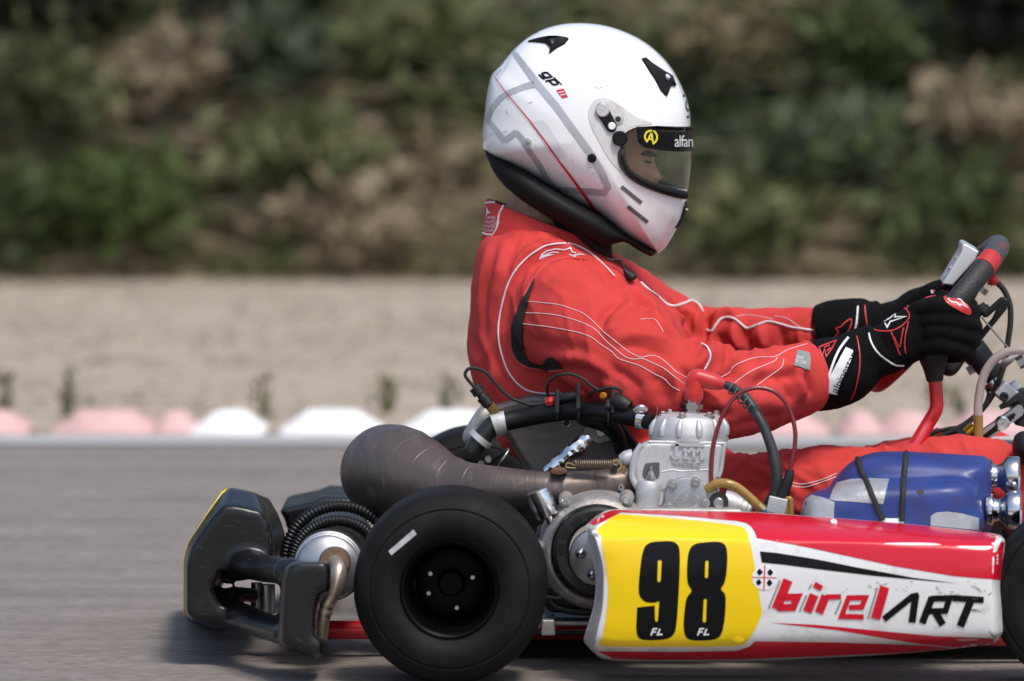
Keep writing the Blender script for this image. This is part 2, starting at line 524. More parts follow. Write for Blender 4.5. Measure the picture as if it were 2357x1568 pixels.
# ground cover on the bank: one uncountable mass of leaves and dry stalks
Lf = Leaves()
def cover(n, x0, x1, z0, z1, size):
    for _ in range(n):
        x = rnd.uniform(x0, x1); t = rnd.uniform(z0, z1)/1.15; y = BY0+t-.05
        z = bank_z(x, y)
        a = noise.noise(Vector((x*1.7, z*3.4, 7.3))); b = noise.noise(Vector((x*2.6+9, z*3.6, 1.7))); c = noise.noise(Vector((x*4.3, z*6, 4.1)))
        if b*.6+c*.5 < -.22 and rnd.random() < .88: continue         # bare dark gaps
        dry = .46+1.0*a+.7*c-.30*min(1, z)
        if dry > .62: col = lerp3(TAN, BROWN, rnd.random())
        elif dry > .40: col = lerp3(OLIVE, BROWN, rnd.random())
        elif dry > .12: col = lerp3(OLIVE, GREEN, rnd.random())
        else: col = lerp3(GREEN, BLUEG if rnd.random() < .5 else DGREEN, rnd.random())
        h = rnd.uniform(.01, .13)*(1+.8*b)
        p = (x, y-h*.8, z+h*.5)
        s = size*rnd.uniform(.6, 1.5)
        if rnd.random() < (.38 if dry > .4 else .12):
            Lf.blade(p, Vector((rnd.choice((-1, 1))*abs(rnd.gauss(1, .4)), -.3, rnd.uniform(-.1, .45))), s*4, s*.22, col, .25)
        else: Lf.leaf(p, s*1.5, s*.75, col)
cover(30000, -2.6, 2.6, 0.0, 1.35, .036)
cover(9000, -7, 7, 0.0, 3.0, .085)
for _ in range(150):                        # long bent stalks lying over the bushes
    x = rnd.uniform(-2.2, 2.2); t = rnd.uniform(.05, 1.0); y = BY0+t-.16; sx = rnd.choice((-1, 1))
    Lf.blade((x, y, bank_z(x, y+.1)+.04), Vector((sx*rnd.uniform(.7, 1.3), -.15, rnd.uniform(.1, .55))), rnd.uniform(.22, .55), rnd.uniform(.006, .013), lerp3(TAN, (.42, .36, .22), rnd.random()), .35)
for _ in range(2600):                       # ragged dry fringe where the bank meets the sand
    x = rnd.uniform(-3, 3); a = noise.noise(Vector((x*3, 2, 5))); y = BY0-.02-abs(rnd.gauss(0, .10))*(1+1.2*a)
    Lf.blade((x, y, -.005), Vector((rnd.gauss(0, 1), rnd.gauss(0, .5), rnd.uniform(.2, .9))), rnd.uniform(.03, .11), .007, lerp3(TAN, OLIVE if rnd.random() < .5 else BROWN, rnd.random()), .4)
o = Lf.mk('undergrowth', m_leaf); o['kind'] = 'stuff'; tag(o, 'mixed green and dry brown undergrowth covering the bank behind the sand', 'undergrowth')

def shrub(u, v, wpx, hpx, col, col2, label, n=520, name='bush', dens=1.0):
    """a bush rooted on the bank, its middle seen near (u, v)"""
    # find the bank point under the foot of the bush
    y = BY0+.05
    for _ in range(200):
        q = P(u, v+hpx*.45, y)
        if bank_z(q.x, y) >= q.z: break
        y += .02
    q = P(u, v+hpx*.45, y); zz = bank_z(q.x, y)
    k = (y+12)/F_PX; W = wpx*k; H = hpx*k
    root = thing(name, label, 'bush' if name == 'bush' else 'shrub', (q.x, y, zz), 'bushes on the bank')
    g = G(); tips = []
    for i in range(7):
        a = rnd.uniform(-1, 1); b = rnd.uniform(-1, .2); top = Vector((a*W*.42, -.05+b*.09, H*rnd.uniform(.5, .95)))
        mid = top*.5+Vector((rnd.gauss(0, .02), -.02, H*.12))
        g.tube([(0, 0, -.03), mid, top], [.008, .006, .002], 5, smooth=3); tips += [mid, top, top*.8+mid*.2]
    st = mk('stem', g, m_stem); st.parent = root
    L = Leaves()
    for _ in range(int(n*dens)):
        t = rnd.choice(tips); r = W*.19
        p = t+Vector((rnd.gauss(0, r), rnd.gauss(0, .07)-.03, rnd.gauss(0, H*.17)))
        if p.z < 0: p.z = abs(p.z)*.5
        s = rnd.uniform(.03, .07)
        L.leaf(p, s*1.5, s*.75, lerp3(col, col2, rnd.random()))
    lo = L.mk('foliage', m_leaf, root)
    return root
shrub(60, 545, 240, 190, DGREEN, GREEN, 'dark green bush at the foot of the bank by the left picture edge')
shrub(290, 520, 240, 210, GREEN, (.06, .10, .02), 'bright green rounded bush at the foot of the bank, left of the driver')
shrub(110, 230, 260, 220, OLIVE, DGREEN, 'olive bush high on the bank near the left picture edge')
shrub(450, 170, 190, 190, TAN, BROWN, 'pale dry brown shrub high on the bank, left of the helmet', 300, 'dry_shrub')
shrub(640, 150, 240, 200, DGREEN, BLUEG, 'dark bluish green bush near the top of the picture, left of the helmet')
shrub(690, 390, 260, 190, OLIVE, GREEN, 'olive green bush halfway up the bank between dry stalks')
shrub(960, 110, 250, 200, GREEN, OLIVE, 'yellowish green bush directly left of the helmet top')
shrub(830, 540, 300, 160, BROWN, TAN, 'low tangle of dry brown shrub at the foot of the bank, left of the collar', 360, 'dry_shrub')
shrub(1690, 120, 220, 200, BROWN, OLIVE, 'brownish shrub high on the bank directly right of the helmet top', 340, 'dry_shrub')
shrub(1720, 520, 260, 200, GREEN, OLIVE, 'green bush at the foot of the bank in front of the chin bar')
shrub(1930, 390, 300, 220, GREEN, BLUEG, 'large green bush halfway up the bank, right of the visor', 620)
shrub(2010, 160, 230, 190, DGREEN, GREEN, 'dark green bush near the top, left of the near-black leaves painted as shade')
shrub(2220, 290, 240, 150, TAN, BROWN, 'pale dry shrub below the near-black leaves painted as shade at the upper right', 320, 'dry_shrub')
shrub(2170, 500, 260, 190, GREEN, DGREEN, 'green bush at the foot of the bank just above the steering wheel')
shrub(2260, 70, 330, 230, (.008, .012, .007), (.014, .020, .010), 'near-black leaves added as the shade of a hollow in the upper right corner', 900)  # this and next two: added foliage, deep shade put into its near-black colour
shrub(600, 40, 260, 150, (.010, .014, .008), (.020, .028, .014), 'near-black leaves added as the shade of a hollow at the top edge, left of the helmet', 560)
shrub(90, 60, 260, 200, (.012, .016, .009), (.03, .04, .018), 'near-black leaves added as the shade of a hollow in the upper left corner', 560)
# the long arching dry cane left of the helmet
root = thing('dry_cane', 'long pale dry cane arching over the bushes left of the helmet', 'cane', tuple(P(700, 330, BY0+.32)))
g = G(); g.tube([P(640, 345, BY0+.4), P(720, 285, BY0+.28), P(830, 225, BY0+.24), P(960, 190, BY0+.26), P(1075, 200, BY0+.3), P(1160, 250, BY0+.34)], [.013, .013, .012, .011, .009, .005], 8)
mk('stalk', g, mat('dry_cane_bark', (.36, .28, .18), .9, var=.2, vscale=30), root)

# dry grass litter and pebbles strewn over the sand: uncountable
Ls = Leaves()
for _ in range(9000):
    y = rnd.uniform(ky+.18, BY0); x = rnd.uniform(-2.6, 2.6)*(y+12)/20
    if noise.noise(Vector((x*1.6, y*2.2, 9)))+rnd.uniform(-.35, .35) < .05: continue
    q = rnd.random()
    if q < .6: Ls.blade((x, y, -.004), Vector((rnd.gauss(0, 1), rnd.gauss(0, .4), rnd.uniform(.02, .25))), rnd.uniform(.02, .08), .005, lerp3((.46, .38, .28), (.20, .16, .11), rnd.random()), .2)
    else:
        s_ = rnd.uniform(.006, .018); Ls.leaf((x, y, .002), s_*1.4, s_, lerp3((.44, .39, .33), (.17, .14, .11), rnd.random()), Vector((rnd.gauss(0, 1), rnd.gauss(0, 1), .25)).normalized(), .6)
o = Ls.mk('sand_litter', m_leaf); o['kind'] = 'stuff'; tag(o, 'dry grass stalks and small stones strewn over the sand beside the track', 'litter')
# ------------------------------------------------------------------ weeds in the sand
def weed(u, v, h, label, green=GREEN, n=9, lean=0.0):
    q = PG(u, v); root = thing('weed', label, 'weed', (q.x, q.y, -.006), 'weeds at the edge of the sand')
    L = Leaves(); k = (q.y+12)/F_PX; H = h*k
    for i in range(n):
        d = Vector((rnd.gauss(lean, .17), rnd.gauss(0, .25), 1)); ll = H*rnd.uniform(.5, 1.1)
        L.blade((rnd.gauss(0, .006), rnd.gauss(0, .008), 0), d, ll, .010, lerp3(green, OLIVE, rnd.random()*.6), .1)
        for j in range(2):
            L.leaf(Vector((rnd.gauss(0, .014), rnd.gauss(0, .012), H*rnd.uniform(.2, .95))), .03, .014, lerp3(green, OLIVE, rnd.random()*.5), Vector((rnd.gauss(0, .6), rnd.gauss(0, .6), .8)).normalized())
    L.mk('blades', m_leaf, root)
weed(8, 946, 110, 'tall dark green weed cut by the left picture edge', (.10, .10, .065))
weed(155, 952, 100, 'narrow dark weed behind the wide red kerb block', (.10, .10, .07))
weed(605, 952, 90, 'bright green weed behind the first white kerb block')
weed(888, 945, 75, 'slanting yellowish weed left of the driver’s back', OLIVE, 12, .25)
weed(1032, 945, 85, 'greyish weed close behind the driver’s lower back', (.15, .16, .11))
weed(1760, 985, 60, 'low weed under the driver’s near forearm', OLIVE, 10)
weed(2208, 980, 75, 'greenish weed between gear lever and steering column', (.14, .15, .09))
weed(2150, 935, 46, 'small bright weed beside the red gear lever', GREEN, 8)
# ================================================================== materials of the kart
m_rubber = mat('tyre_rubber', (.0075, .0072, .0071), .65, spec=.14, var=.3, vscale=16, rvar=.12, bump=.25, bscale=260, dirt=(.016, .015, .0145), dscale=20, dlo=.5, dhi=.8)
m_rim = mat('black_rim', (.0018, .0018, .002), .42, spec=.10)
m_plastic = mat('black_plastic', (.0058, .0061, .0068), .28, spec=.45, var=.3, vscale=9, rvar=.12, bump=.12, bscale=420, dirt=(.05, .048, .046), dscale=14, dlo=.58, dhi=.85)
m_black = mat('matt_black', (.006, .006, .0065), .6, var=.2, vscale=40)
m_hose = mat('black_hose', (.006, .006, .0065), .42, spec=.3, var=.3, vscale=30, bump=.15, bscale=300)
m_pipe = mat('burnt_pipe_steel', (.116, .090, .080), .42, metal=.5, var=.30, vscale=10, rvar=.14, bump=.25, bscale=90, dirt=(.24, .20, .19), dscale=26, dlo=.56, dhi=.80, stretch=(2.2, 1, .8))
m_rust = mat('rust', (.12, .055, .028), .85, var=.4, vscale=60)
m_alu = mat('cast_aluminium', (.50, .50, .51), .48, metal=.45, var=.10, vscale=25, rvar=.1, bump=.35, bscale=500, dirt=(.30, .28, .26), dscale=18, dlo=.55, dhi=.85)
m_aluraw = mat('rough_cast_metal', (.42, .40, .375), .5, metal=.7, var=.2, vscale=25, bump=.4, bscale=400, dirt=(.17, .15, .13), dscale=14, dlo=.48, dhi=.75)
m_chrome = mat('chrome', (.55, .55, .57), .17, metal=1, rvar=.06, vscale=20)
m_steel = mat('bolt_steel', (.50, .49, .48), .3, metal=1, var=.15, vscale=60)
m_dark = mat('dark_casting', (.030, .029, .028), .5, metal=.4, var=.3, vscale=25, bump=.3, bscale=200)
m_disc = mat('clutch_disc', (.30, .30, .31), .38, metal=.85, var=.15, vscale=40, rvar=.1)
m_redf = mat('red_frame_paint', (.50, .012, .016), .3, coat=.5, dirt=(.16, .02, .02), dscale=18, dlo=.6, dhi=.85)
m_redp = mat('red_gloss', (.54, .004, .018), .24, spec=.35, coat=.25, dirt=(.40, .03, .04), dscale=25, dlo=.62, dhi=.9)
m_yelp = mat('yellow_gloss', (.80, .545, .002), .27, spec=.35, coat=.2, dirt=(.60, .42, .03), dscale=20, dlo=.62, dhi=.9)
m_whip = mat('white_gloss', (.70, .695, .69), .25, coat=.6, dirt=(.34, .31, .29), dscale=16, dlo=.54, dhi=.86)
m_blkp = mat('black_sticker', (.005, .005, .006), .30, spec=.16)
m_whis = mat('white_sticker', (.75, .75, .75), .4)
m_greys = mat('grey_sticker', (.22, .22, .23), .4)
m_rawp = mat('worn_white_plastic', (.46, .43, .42), .45, var=.15, vscale=30, dirt=(.22, .19, .17), dscale=24, dlo=.5, dhi=.8)
m_blue = mat('blue_plastic', (.019, .042, .185), .45, var=.25, vscale=14, coat=.05, spec=.35, rvar=.1, dirt=(.035, .038, .12), dscale=22, dlo=.48, dhi=.7)
m_tape = mat('duct_tape', (.36, .37, .39), .42, metal=.25, var=.12, vscale=40, bump=.5, bscale=160, dirt=(.20, .20, .20), dscale=26, dlo=.55, dhi=.8)
m_cord = mat('dark_cord', (.012, .013, .010), .7)
m_amber = mat('amber_tube', (.55, .33, .10), .15, trans=.55, ior=1.4)
m_gold = mat('gold_tube', (.62, .30, .02), .25, metal=.9)
m_clear = mat('clear_tube', (.62, .52, .48), .15, trans=.55, ior=1.35)
m_lead = mat('maroon_lead', (.16, .012, .016), .35, coat=.2)
m_redr = mat('red_rubber', (.50, .015, .014), .4, sheen=.2)
m_brass = mat('brass', (.55, .38, .15), .35, metal=.9)
m_seat = mat('seat_shell', (.155, .135, .125), .42, metal=.5, var=.22, vscale=14, bump=.3, bscale=320, stretch=(1, 1, 3), dirt=(.075, .062, .058), dscale=8, dlo=.45, dhi=.7)
m_foil = mat('foil', (.80, .80, .80), .16, metal=1)
m_beige = mat('tank_plastic', (.55, .50, .43), .5, var=.1)
m_oran = mat('orange_plastic', (.75, .30, .01), .4)
m_tray = mat('floor_tray', (.05, .05, .052), .5, metal=.4)

kart = thing('racing_kart', 'red, white and yellow racing kart carrying number 98 on its side panel', 'go kart', tuple(PG(1400, 1560)))

# ------------------------------------------------------------------ wheels
def wheel(c, Rt=.1405, wid=.19, rr=.068, near=True, marks=True, label=None):
    root = bpy.data.objects.new('wheel', None); COL.objects.link(root); root.parent = kart
    root.matrix_parent_inverse = Matrix.Translation(-kart.location); root.location = c
    s = Rt/.1405
    prof = [(.016, rr-.002), (.012, rr+.001), (.006, rr+.010), (.001, rr+.020), (0, rr+.032), (.003, rr+.045), (.006, rr+.0475), (.005, rr+.050), (.012, rr+.060), (.022, Rt-.0045), (.034, Rt-.0012), (.055, Rt),
            (wid-.055, Rt), (wid-.034, Rt-.0012), (wid-.022, Rt-.0045), (wid-.012, rr+.060), (wid-.003, rr+.045), (wid, rr+.032), (wid-.001, rr+.020), (wid-.006, rr+.010), (wid-.012, rr+.001), (wid-.016, rr-.002)]
    prof = [(a, min(b, Rt)) for a, b in prof]
    q = cr(prof, 4)
    g = G(); g.lathe((0, 0, 0), (0, 1, 0), q, 112, cap=False)
    t = mk('tyre', g, m_rubber, root, smooth=0); t.matrix_parent_inverse.identity()
    g = G(); lip = [(.020, rr-.007), (.012, rr-.004), (.007, rr-.001), (.006, rr+.002), (.010, rr+.004), (.018, rr+.003)]
    g.lathe((0, 0, 0), (0, 1, 0), [(wid-.02, rr-.004), (wid-.03, rr-.012), (.135, rr-.014), (.100, rr-.012), (.060, rr-.009), (.030, rr-.006)]+lip, 72, cap=False)
    g.lathe((0, 0, 0), (0, 1, 0), [(.125, .001), (.118, .022), (.122, rr-.020), (.135, rr-.014)], 48, cap=False)
    g.lathe((0, 0, 0), (0, 1, 0), [(.098, .001), (.098, .016), (.104, .019), (.125, .020)], 24, cap=False)
    r = mk('rim', g, m_rim, root, smooth=45); r.matrix_parent_inverse.identity()
    if marks:
        for a in (150, 200, 20, 285):
            g = G(); g.bolt((.034*math.cos(R(a)), .080, .034*math.sin(R(a))), .0038, .008)
            mk('wheel_bolt', g, m_steel, root, smooth=30).matrix_parent_inverse.identity()
    return root, t
wc = P(1034.5, 1363, 0); wc.z = .1405
wheel_near, tyre_near = wheel(tuple(wc))
wheel(tuple(Vector((wc.x+.012, 1.21, .1405))))
# worn white patch on the near sidewall
bpy.context.view_layer.update()
vs_ = [Vector(wc)+v.co for v in tyre_near.data.vertices]
bvt = BVHTree.FromPolygons(vs_, [tuple(p.vertices) for p in tyre_near.data.polygons])
drape('tyre_mark', [[M_(zA, [(1262, 835), (1400, 716), (1418, 742), (1278, 858)])]], bvt, mat('tyre_chalk_mark', (.42, .42, .43), .8, var=.3, vscale=60), kart, .0008, 6)
fw = P(2488, 1395, -.01); fw.z = .127
wheel((fw.x, .03, .127), .127, .13, .066, True, False)
wheel((fw.x+.01, 1.23, .127), .127, .13, .066, True, False)
g = G(); g.tube([(wc.x, .19, .1405), (wc.x+.008, 1.21, .1405)], .02, 20, smooth=1); mk('rear_axle', g, m_steel, kart)

# ------------------------------------------------------------------ rear bumper
bump = bpy.data.objects.new('rear_bumper', None); COL.objects.link(bump); bump.parent = kart
bump.matrix_parent_inverse = Matrix.Translation(-kart.location)
def remesh(g, name, m, parent, vox, smooth_it=8, sf=.5):
    o = mk(name, g, m, parent, smooth=0)
    a = o.modifiers.new('r', 'REMESH'); a.mode = 'VOXEL'; a.voxel_size = vox; a.use_smooth_shade = True
    s = o.modifiers.new('s', 'SMOOTH'); s.iterations = smooth_it; s.factor = sf
    return bake(o)
def rings_uv(g, secs, mi=0):
    """secs: list of (outline in measured coords, Y): the same number of points each"""
    g.rings([[P(u, v, Y) for u, v in o] for o, Y in secs], mi)
rsc = random.Random(21)
m_scr = mat('plastic_scrape', (.045, .045, .047), .6, var=.4, vscale=60)
def scrape(o, boxes, n):
    bv = tree(o); L_ = []
    for i in range(n):
        x0, y0, x1, y1 = rsc.choice(boxes); x = rsc.uniform(x0, x1); y = rsc.uniform(y0, y1); a = rsc.gauss(.2, .5); l = rsc.uniform(8, 70)
        L_.append(stroke(M_(zA, [(x, y), (x+l*.5*math.cos(a), y+l*.5*math.sin(a)+rsc.uniform(-4, 4)), (x+l*math.cos(a), y+l*math.sin(a))]), [.3, rsc.uniform(.4, 1.3), .3]))
    drape('scrape_mark', L_, bv, m_scr, o, .0005, 9)
# middle beam: hollowed, facetted box seen end-on
g = G()
O0 = M_(zA, [(150, 1175), (150, 900), (175, 810), (275, 665), (345, 590), (420, 590), (560, 622), (600, 685), (620, 760), (618, 868), (560, 875), (470, 882), (390, 890), (330, 950), (290, 1050), (330, 1130), (400, 1160), (395, 1235), (190, 1220)])
O1 = M_(zA, [(136, 1180), (132, 880), (154, 792), (255, 640), (345, 515), (395, 486), (520, 510), (585, 590), (634, 745), (634, 872), (560, 890), (470, 900), (400, 915), (350, 970), (310, 1055), (345, 1130), (400, 1160), (395, 1240), (180, 1222)])
O1b = M_(zA, [(136, 1180), (132, 880), (154, 792), (255, 640), (345, 515), (395, 484), (600, 542), (650, 625), (690, 735), (688, 860), (600, 900), (500, 930), (420, 950), (360, 990), (330, 1065), (360, 1130), (410, 1160), (400, 1240), (180, 1222)])
rings_uv(g, [(O0, .27), (O1, .35), (O1b, .50), (O1b, .90), (O1, 1.0), (O0, 1.08)])
def pod(g, Y, far=False):
    o = M_(zA, [(672, 960), (690, 915), (740, 895), (925, 893), (944, 925), (942, 1050), (925, 1072), (885, 1078), (866, 1180), (862, 1320), (910, 1325), (908, 1405), (860, 1428), (700, 1385), (655, 1350), (660, 1150)])
    o2 = M_(zA, [(702, 965), (715, 925), (755, 905), (910, 903), (926, 930), (922, 1040), (905, 1055), (862, 1065), (846, 1180), (842, 1310), (885, 1335), (882, 1388), (845, 1405), (715, 1362), (682, 1335), (688, 1150)])
    if far: secs = [(o, Y), (o, Y+.15), (o2, Y+.17)]
    else: secs = [(o2, Y), (o, Y+.022), (o, Y+.16)]
    rings_uv(g, secs)
def arms(g, y0, y1, y2):
    pts = [(330, 895, y2+.06), (420, 905, y2), (500, 915, (y1+y2)/2), (600, 935, y1), (720, 945, y0)]
    g.tube([P(*zA(a, b), Y) for a, b, Y in pts], [.040, .034, .027, .026, .024], 18, flat=(Vector((0, 0, 1)), .78))
    pts = [(300, 1160, y2+.05), (400, 1185, y2), (470, 1205, (y1+y2)/2), (570, 1245, y1), (710, 1290, y0)]
    g.tube([P(*zA(a, b), Y) for a, b, Y in pts], [.034, .028, .025, .025, .023], 18, flat=(Vector((0, 0, 1)), .8))
pod(g, .015); pod(g, 1.22, True); arms(g, .08, .20, .32); arms(g, 1.30, 1.2, 1.04)
# ribs pressed into the beam's side
g.tube([P(*zA(310, 1090), .33), P(*zA(420, 1075), .36), P(*zA(520, 1080), .40)], .012, 10)
bb_ = remesh(g, 'bumper_shell', m_plastic, bump, .0042, 7)
scrape(bb_, [(150, 560, 600, 880), (140, 900, 300, 1220)], 40); scrape(bb_, [(690, 930, 925, 1400)], 26)
# raised far shoulder of the beam and the yellow plate behind
g = G(); g.prism(M_(zA, [(650, 610), (700, 590), (850, 560), (905, 535), (1080, 545), (1090, 640), (900, 690), (700, 730), (690, 660)]), 1.02, 1.25)
mk('bumper_shoulder', g, m_plastic, bump, smooth=0, bevel=.012, bseg=3)
g = G(); a = [P(*zA(*p), .45) for p in [(129, 1190), (129, 880), (150, 795), (250, 640), (338, 512)]]
g.rings([[p+Vector((0, 0, 0)) for p in a]+[p+Vector((.004, 0, 0)) for p in a[::-1]], [Vector((p.x, .62, p.z-.006)) for p in a]+[Vector((p.x+.004, .62, p.z-.006)) for p in a[::-1]]])
mk('rear_number_plate', g, m_yelp, bump, smooth=0)
g = G()
for (x, yy, Y) in ((535, 1010, .42), (590, 1020, .42)):
    g.tube([P(*zA(x, yy), Y), P(*zA(x, yy+160), Y)], .009 if x < 560 else .013, 10, smooth=1)
mk('bumper_clamp', g, m_steel, bump)
g = G(); g.tube([P(*zA(560, 1270), .42), P(*zA(1300, 1272), .42), P(*zA(2600, 1275), .40)], .014, 14, smooth=1)
g.tube([P(*zA(560, 1270), .98), P(*zA(1300, 1272), .98), P(*zA(2600, 1275), 1.0)], .014, 14, smooth=1)
g.tube([P(*zA(850, 1268), .42), P(*zA(850, 1268), .98)], .014, 14, smooth=1)
g.tube([P(*zA(2600, 1275), .40), P(1700, 1458, .34), P(2100, 1462, .33), P(2600, 1470, .36)], .014, 14, smooth=4)
g.tube([P(*zA(2600, 1275), 1.0), P(1700, 1458, 1.06), P(2100, 1462, 1.06), P(2600, 1470, 1.0)], .014, 14, smooth=4)
mk('frame_rail', g, m_redf, kart)
g = G(); g.box((.35, .70, .040), (1.05, .64, .006)); mk('floor_tray', g, m_tray, kart, smooth=0)

# ------------------------------------------------------------------ exhaust chamber and silencer
exh = bpy.data.objects.new('exhaust', None); COL.objects.link(exh); exh.parent = kart; exh.matrix_parent_inverse = Matrix.Translation(-kart.location)
ep = [(1458, 1106, .30, 34), (1400, 1116, .29, 37), (1320, 1125, .28, 40), (1243, 1127, .28, 43), (1140, 1125, .30, 52), (1076, 1121, .33, 57), (1040, 1117, .35, 66), (1006, 1111, .37, 77), (970, 1101, .40, 92), (930, 1090, .44, 105), (905, 1087, .475, 110), (890, 1087, .50, 109), (878, 1089, .525, 99), (868, 1093, .547, 79), (862, 1097, .562, 50), (858, 1101, .572, 22)]
g = G(); g.tube([P(u, v, Y) for u, v, Y, r in ep], [r*(12+Y)/F_PX for u, v, Y, r in ep], 40, smooth=6)
# weld seams
dense = cr([(*P(u, v, Y), r*(12+Y)/F_PX) for u, v, Y, r in ep], 24)
L = [0]
for a, b in zip(dense, dense[1:]): L.append(L[-1]+(Vector(b[:3])-Vector(a[:3])).length)
for s in (.06, .11, .155, .20, .245, .29, .333, .372, .408, .442, .476, .535):
    i = min(range(len(L)), key=lambda k: abs(L[k]-s))
    if i < 2 or i > len(dense)-3: continue
    p = Vector(dense[i][:3]); t = (Vector(dense[i+1][:3])-Vector(dense[i-1][:3])).normalized()
    r = dense[i][3]; n1 = t.cross(Vector((0, 0, 1))).normalized(); n2 = n1.cross(t)
    g.tube([p+(n1*math.cos(a)+n2*math.sin(a))*(r-.0002) for a in [2*math.pi*k/48 for k in range(48)]], .0009, 6, smooth=1, closed=True)
mk('expansion_chamber', g, m_pipe, exh)
g = G()
for u in (1448, 1432):
    g.lathe(P(u, 1108, .30), (1, 0, -.12), [(-.003, .0), (-.003, .026), (.003, .026), (.003, .0)], 24)
mk('pipe_flange', g, m_rust, exh)
# springs that hold the pipe
def spring(name, a, b, r, turns, w, par, m):
    a = Vector(a); b = Vector(b); t = (b-a).normalized(); n1 = t.cross(Vector((0, 1, 0))).normalized(); n2 = t.cross(n1); pts = [a-t*.008]
    N = turns*10
    for i in range(N+1):
        an = 2*math.pi*turns*i/N; pts.append(a.lerp(b, i/N)+(n1*math.cos(an)+n2*math.sin(an))*r)
    pts.append(b+t*.008); g = G(); g.tube(pts, w, 6, smooth=1); return mk(name, g, m, par)
spring('exhaust_spring', P(*zT(1330, 1020), .255), P(*zT(1690, 1020), .255), .0055, 17, .0014, exh, mat('spring_steel', (.20, .15, .11), .45, metal=.8))
g = G(); g.tube([P(*zT(1330, 1035), .255), P(*zT(1250, 1010), .255), P(*zT(1240, 1050), .257), P(*zT(1340, 1060), .255)], .0013, 6)
g.tube([P(*zT(1690, 1000), .255), P(*zT(1740, 985), .255), P(*zT(1775, 1040), .256), P(*zT(1740, 1085), .256)], .0018, 6)
mk('spring_hook', g, m_brass, exh)
g = G(); g.prism(M_(zT, [(1080, 1095), (1110, 1065), (1230, 1070), (1250, 1110), (1180, 1130), (1090, 1120)]), .245, .275); mk('spring_lug', g, m_rust, exh, smooth=0, bevel=.002)
# silencer: a can lying across the kart
sc_ = P(*zA(925, 935), .23)
def sil(u): return (u*12/F_PX*.41667)
g = G(); r0 = .083*.98/1.0*.62
cx, cz = sc_.x, sc_.z
g.lathe((cx, .23, cz), (0, 1, 0), [(.006, .0), (.006, .018), (.008, .024), (.013, .038), (.018, .0455), (.022, .048), (.026, .0485), (.027, .0505), (.034, .0508), (.035, .0488), (.050, .0495), (.051, .0515), (.07, .0525)], 48, cap=False)
mk('silencer_end_cap', g, mat('brushed_steel', (.46, .46, .47), .42, metal=.9, var=.08, vscale=20, dirt=(.30, .24, .20), dscale=20, dlo=.5, dhi=.8), exh)
g = G(); g.lathe((cx, .29, cz), (0, 1, 0), [(0, .051), (0, .0535), (.40, .0535), (.42, .03), (.42, 0.001)], 48)
mk('silencer_can', g, mat('dark_can', (.05, .05, .052), .35, metal=.6, rvar=.1), exh)
m_burn = mat('burnt_flange', (.30, .20, .13), .45, metal=.8, var=.4, vscale=40)
g = G(); fl = P(*zA(965, 900), .222); g.lathe(fl, (0, 1, 0), [(-.008, .012), (-.008, .021), (.0, .024), (.01, .024)], 28)
mk('silencer_flange', g, m_burn, exh)
g = G(); g.tube([P(*zA(962, 895), .22), P(*zA(985, 930), .195), P(*zA(975, 1010), .185), P(*zA(940, 1090), .185), P(*zA(912, 1140), .185), P(*zA(895, 1220), .185), P(*zA(884, 1320), .19)], [.0115, .0125, .0125, .012, .0125, .0115, .011], 16)
for pt in ((915, 1128), (903, 1170)): g.lathe(P(*zA(*pt), .185), (.25, 0, 1), [(-.002, 0), (-.002, .0142), (.002, .0142), (.002, 0)], 20)
mk('tail_pipe', g, mat('tail_pipe_steel', (.50, .42, .34), .35, metal=.8, var=.25, vscale=30), exh)
# ribbed hoses looped over the silencer
def ribbed(c, R0, y, tilt, r, a0, a1):
    n = 240; pts = []; rr = []
    for i in range(n):
        a = R(a0+(a1-a0)*i/(n-1)); pts.append(Vector(c)+Vector((R0*math.cos(a), y+tilt*math.cos(a), R0*math.sin(a)))); rr.append(r*(1.08 if (i//2) % 2 else .88))
    g = G(); g.tube(pts, rr, 14, smooth=1); return mk('ribbed_hose', g, m_hose, kart, smooth=0)
ribbed((cx+.010, 0, cz+.000), .079, .40, .02, .0085, -30, 215)
ribbed((cx+.010, 0, cz-.004), .067, .33, .01, .0085, -30, 215)

# ------------------------------------------------------------------ seat
g = G()
so_ = M_(zT, [(420, 480), (560, 430), (850, 345), (1150, 330), (1400, 480), (1650, 650), (1790, 860), (1830, 1150), (1500, 1400), (1150, 1380), (980, 1220), (860, 1080), (760, 930), (640, 730)])
si_ = [(u+(1330-u)*.05, v+(1060-v)*.03) for u, v in so_]
rings_uv(g, [(si_, .525), (so_, .535), (so_, .56), (so_, .90), (si_, .915)])
seat = mk('seat', g, m_seat, kart, smooth=0, bevel=.006, bseg=3)
bake(seat); bseat = tree(seat)
drape('seat_hole', [[circ(zT(1243, 618), 8.5)]], bseat, m_black, seat, .0006, 6)
g = G(); q = snap([zT(1243+36*math.cos(a), 618+38*math.sin(a)) for a in [2*math.pi*k/16 for k in range(17)]], bseat, .0004, 20, 1); g.tube(q, .0012, 6, smooth=1); mk('hole_rim', g, m_steel, seat)
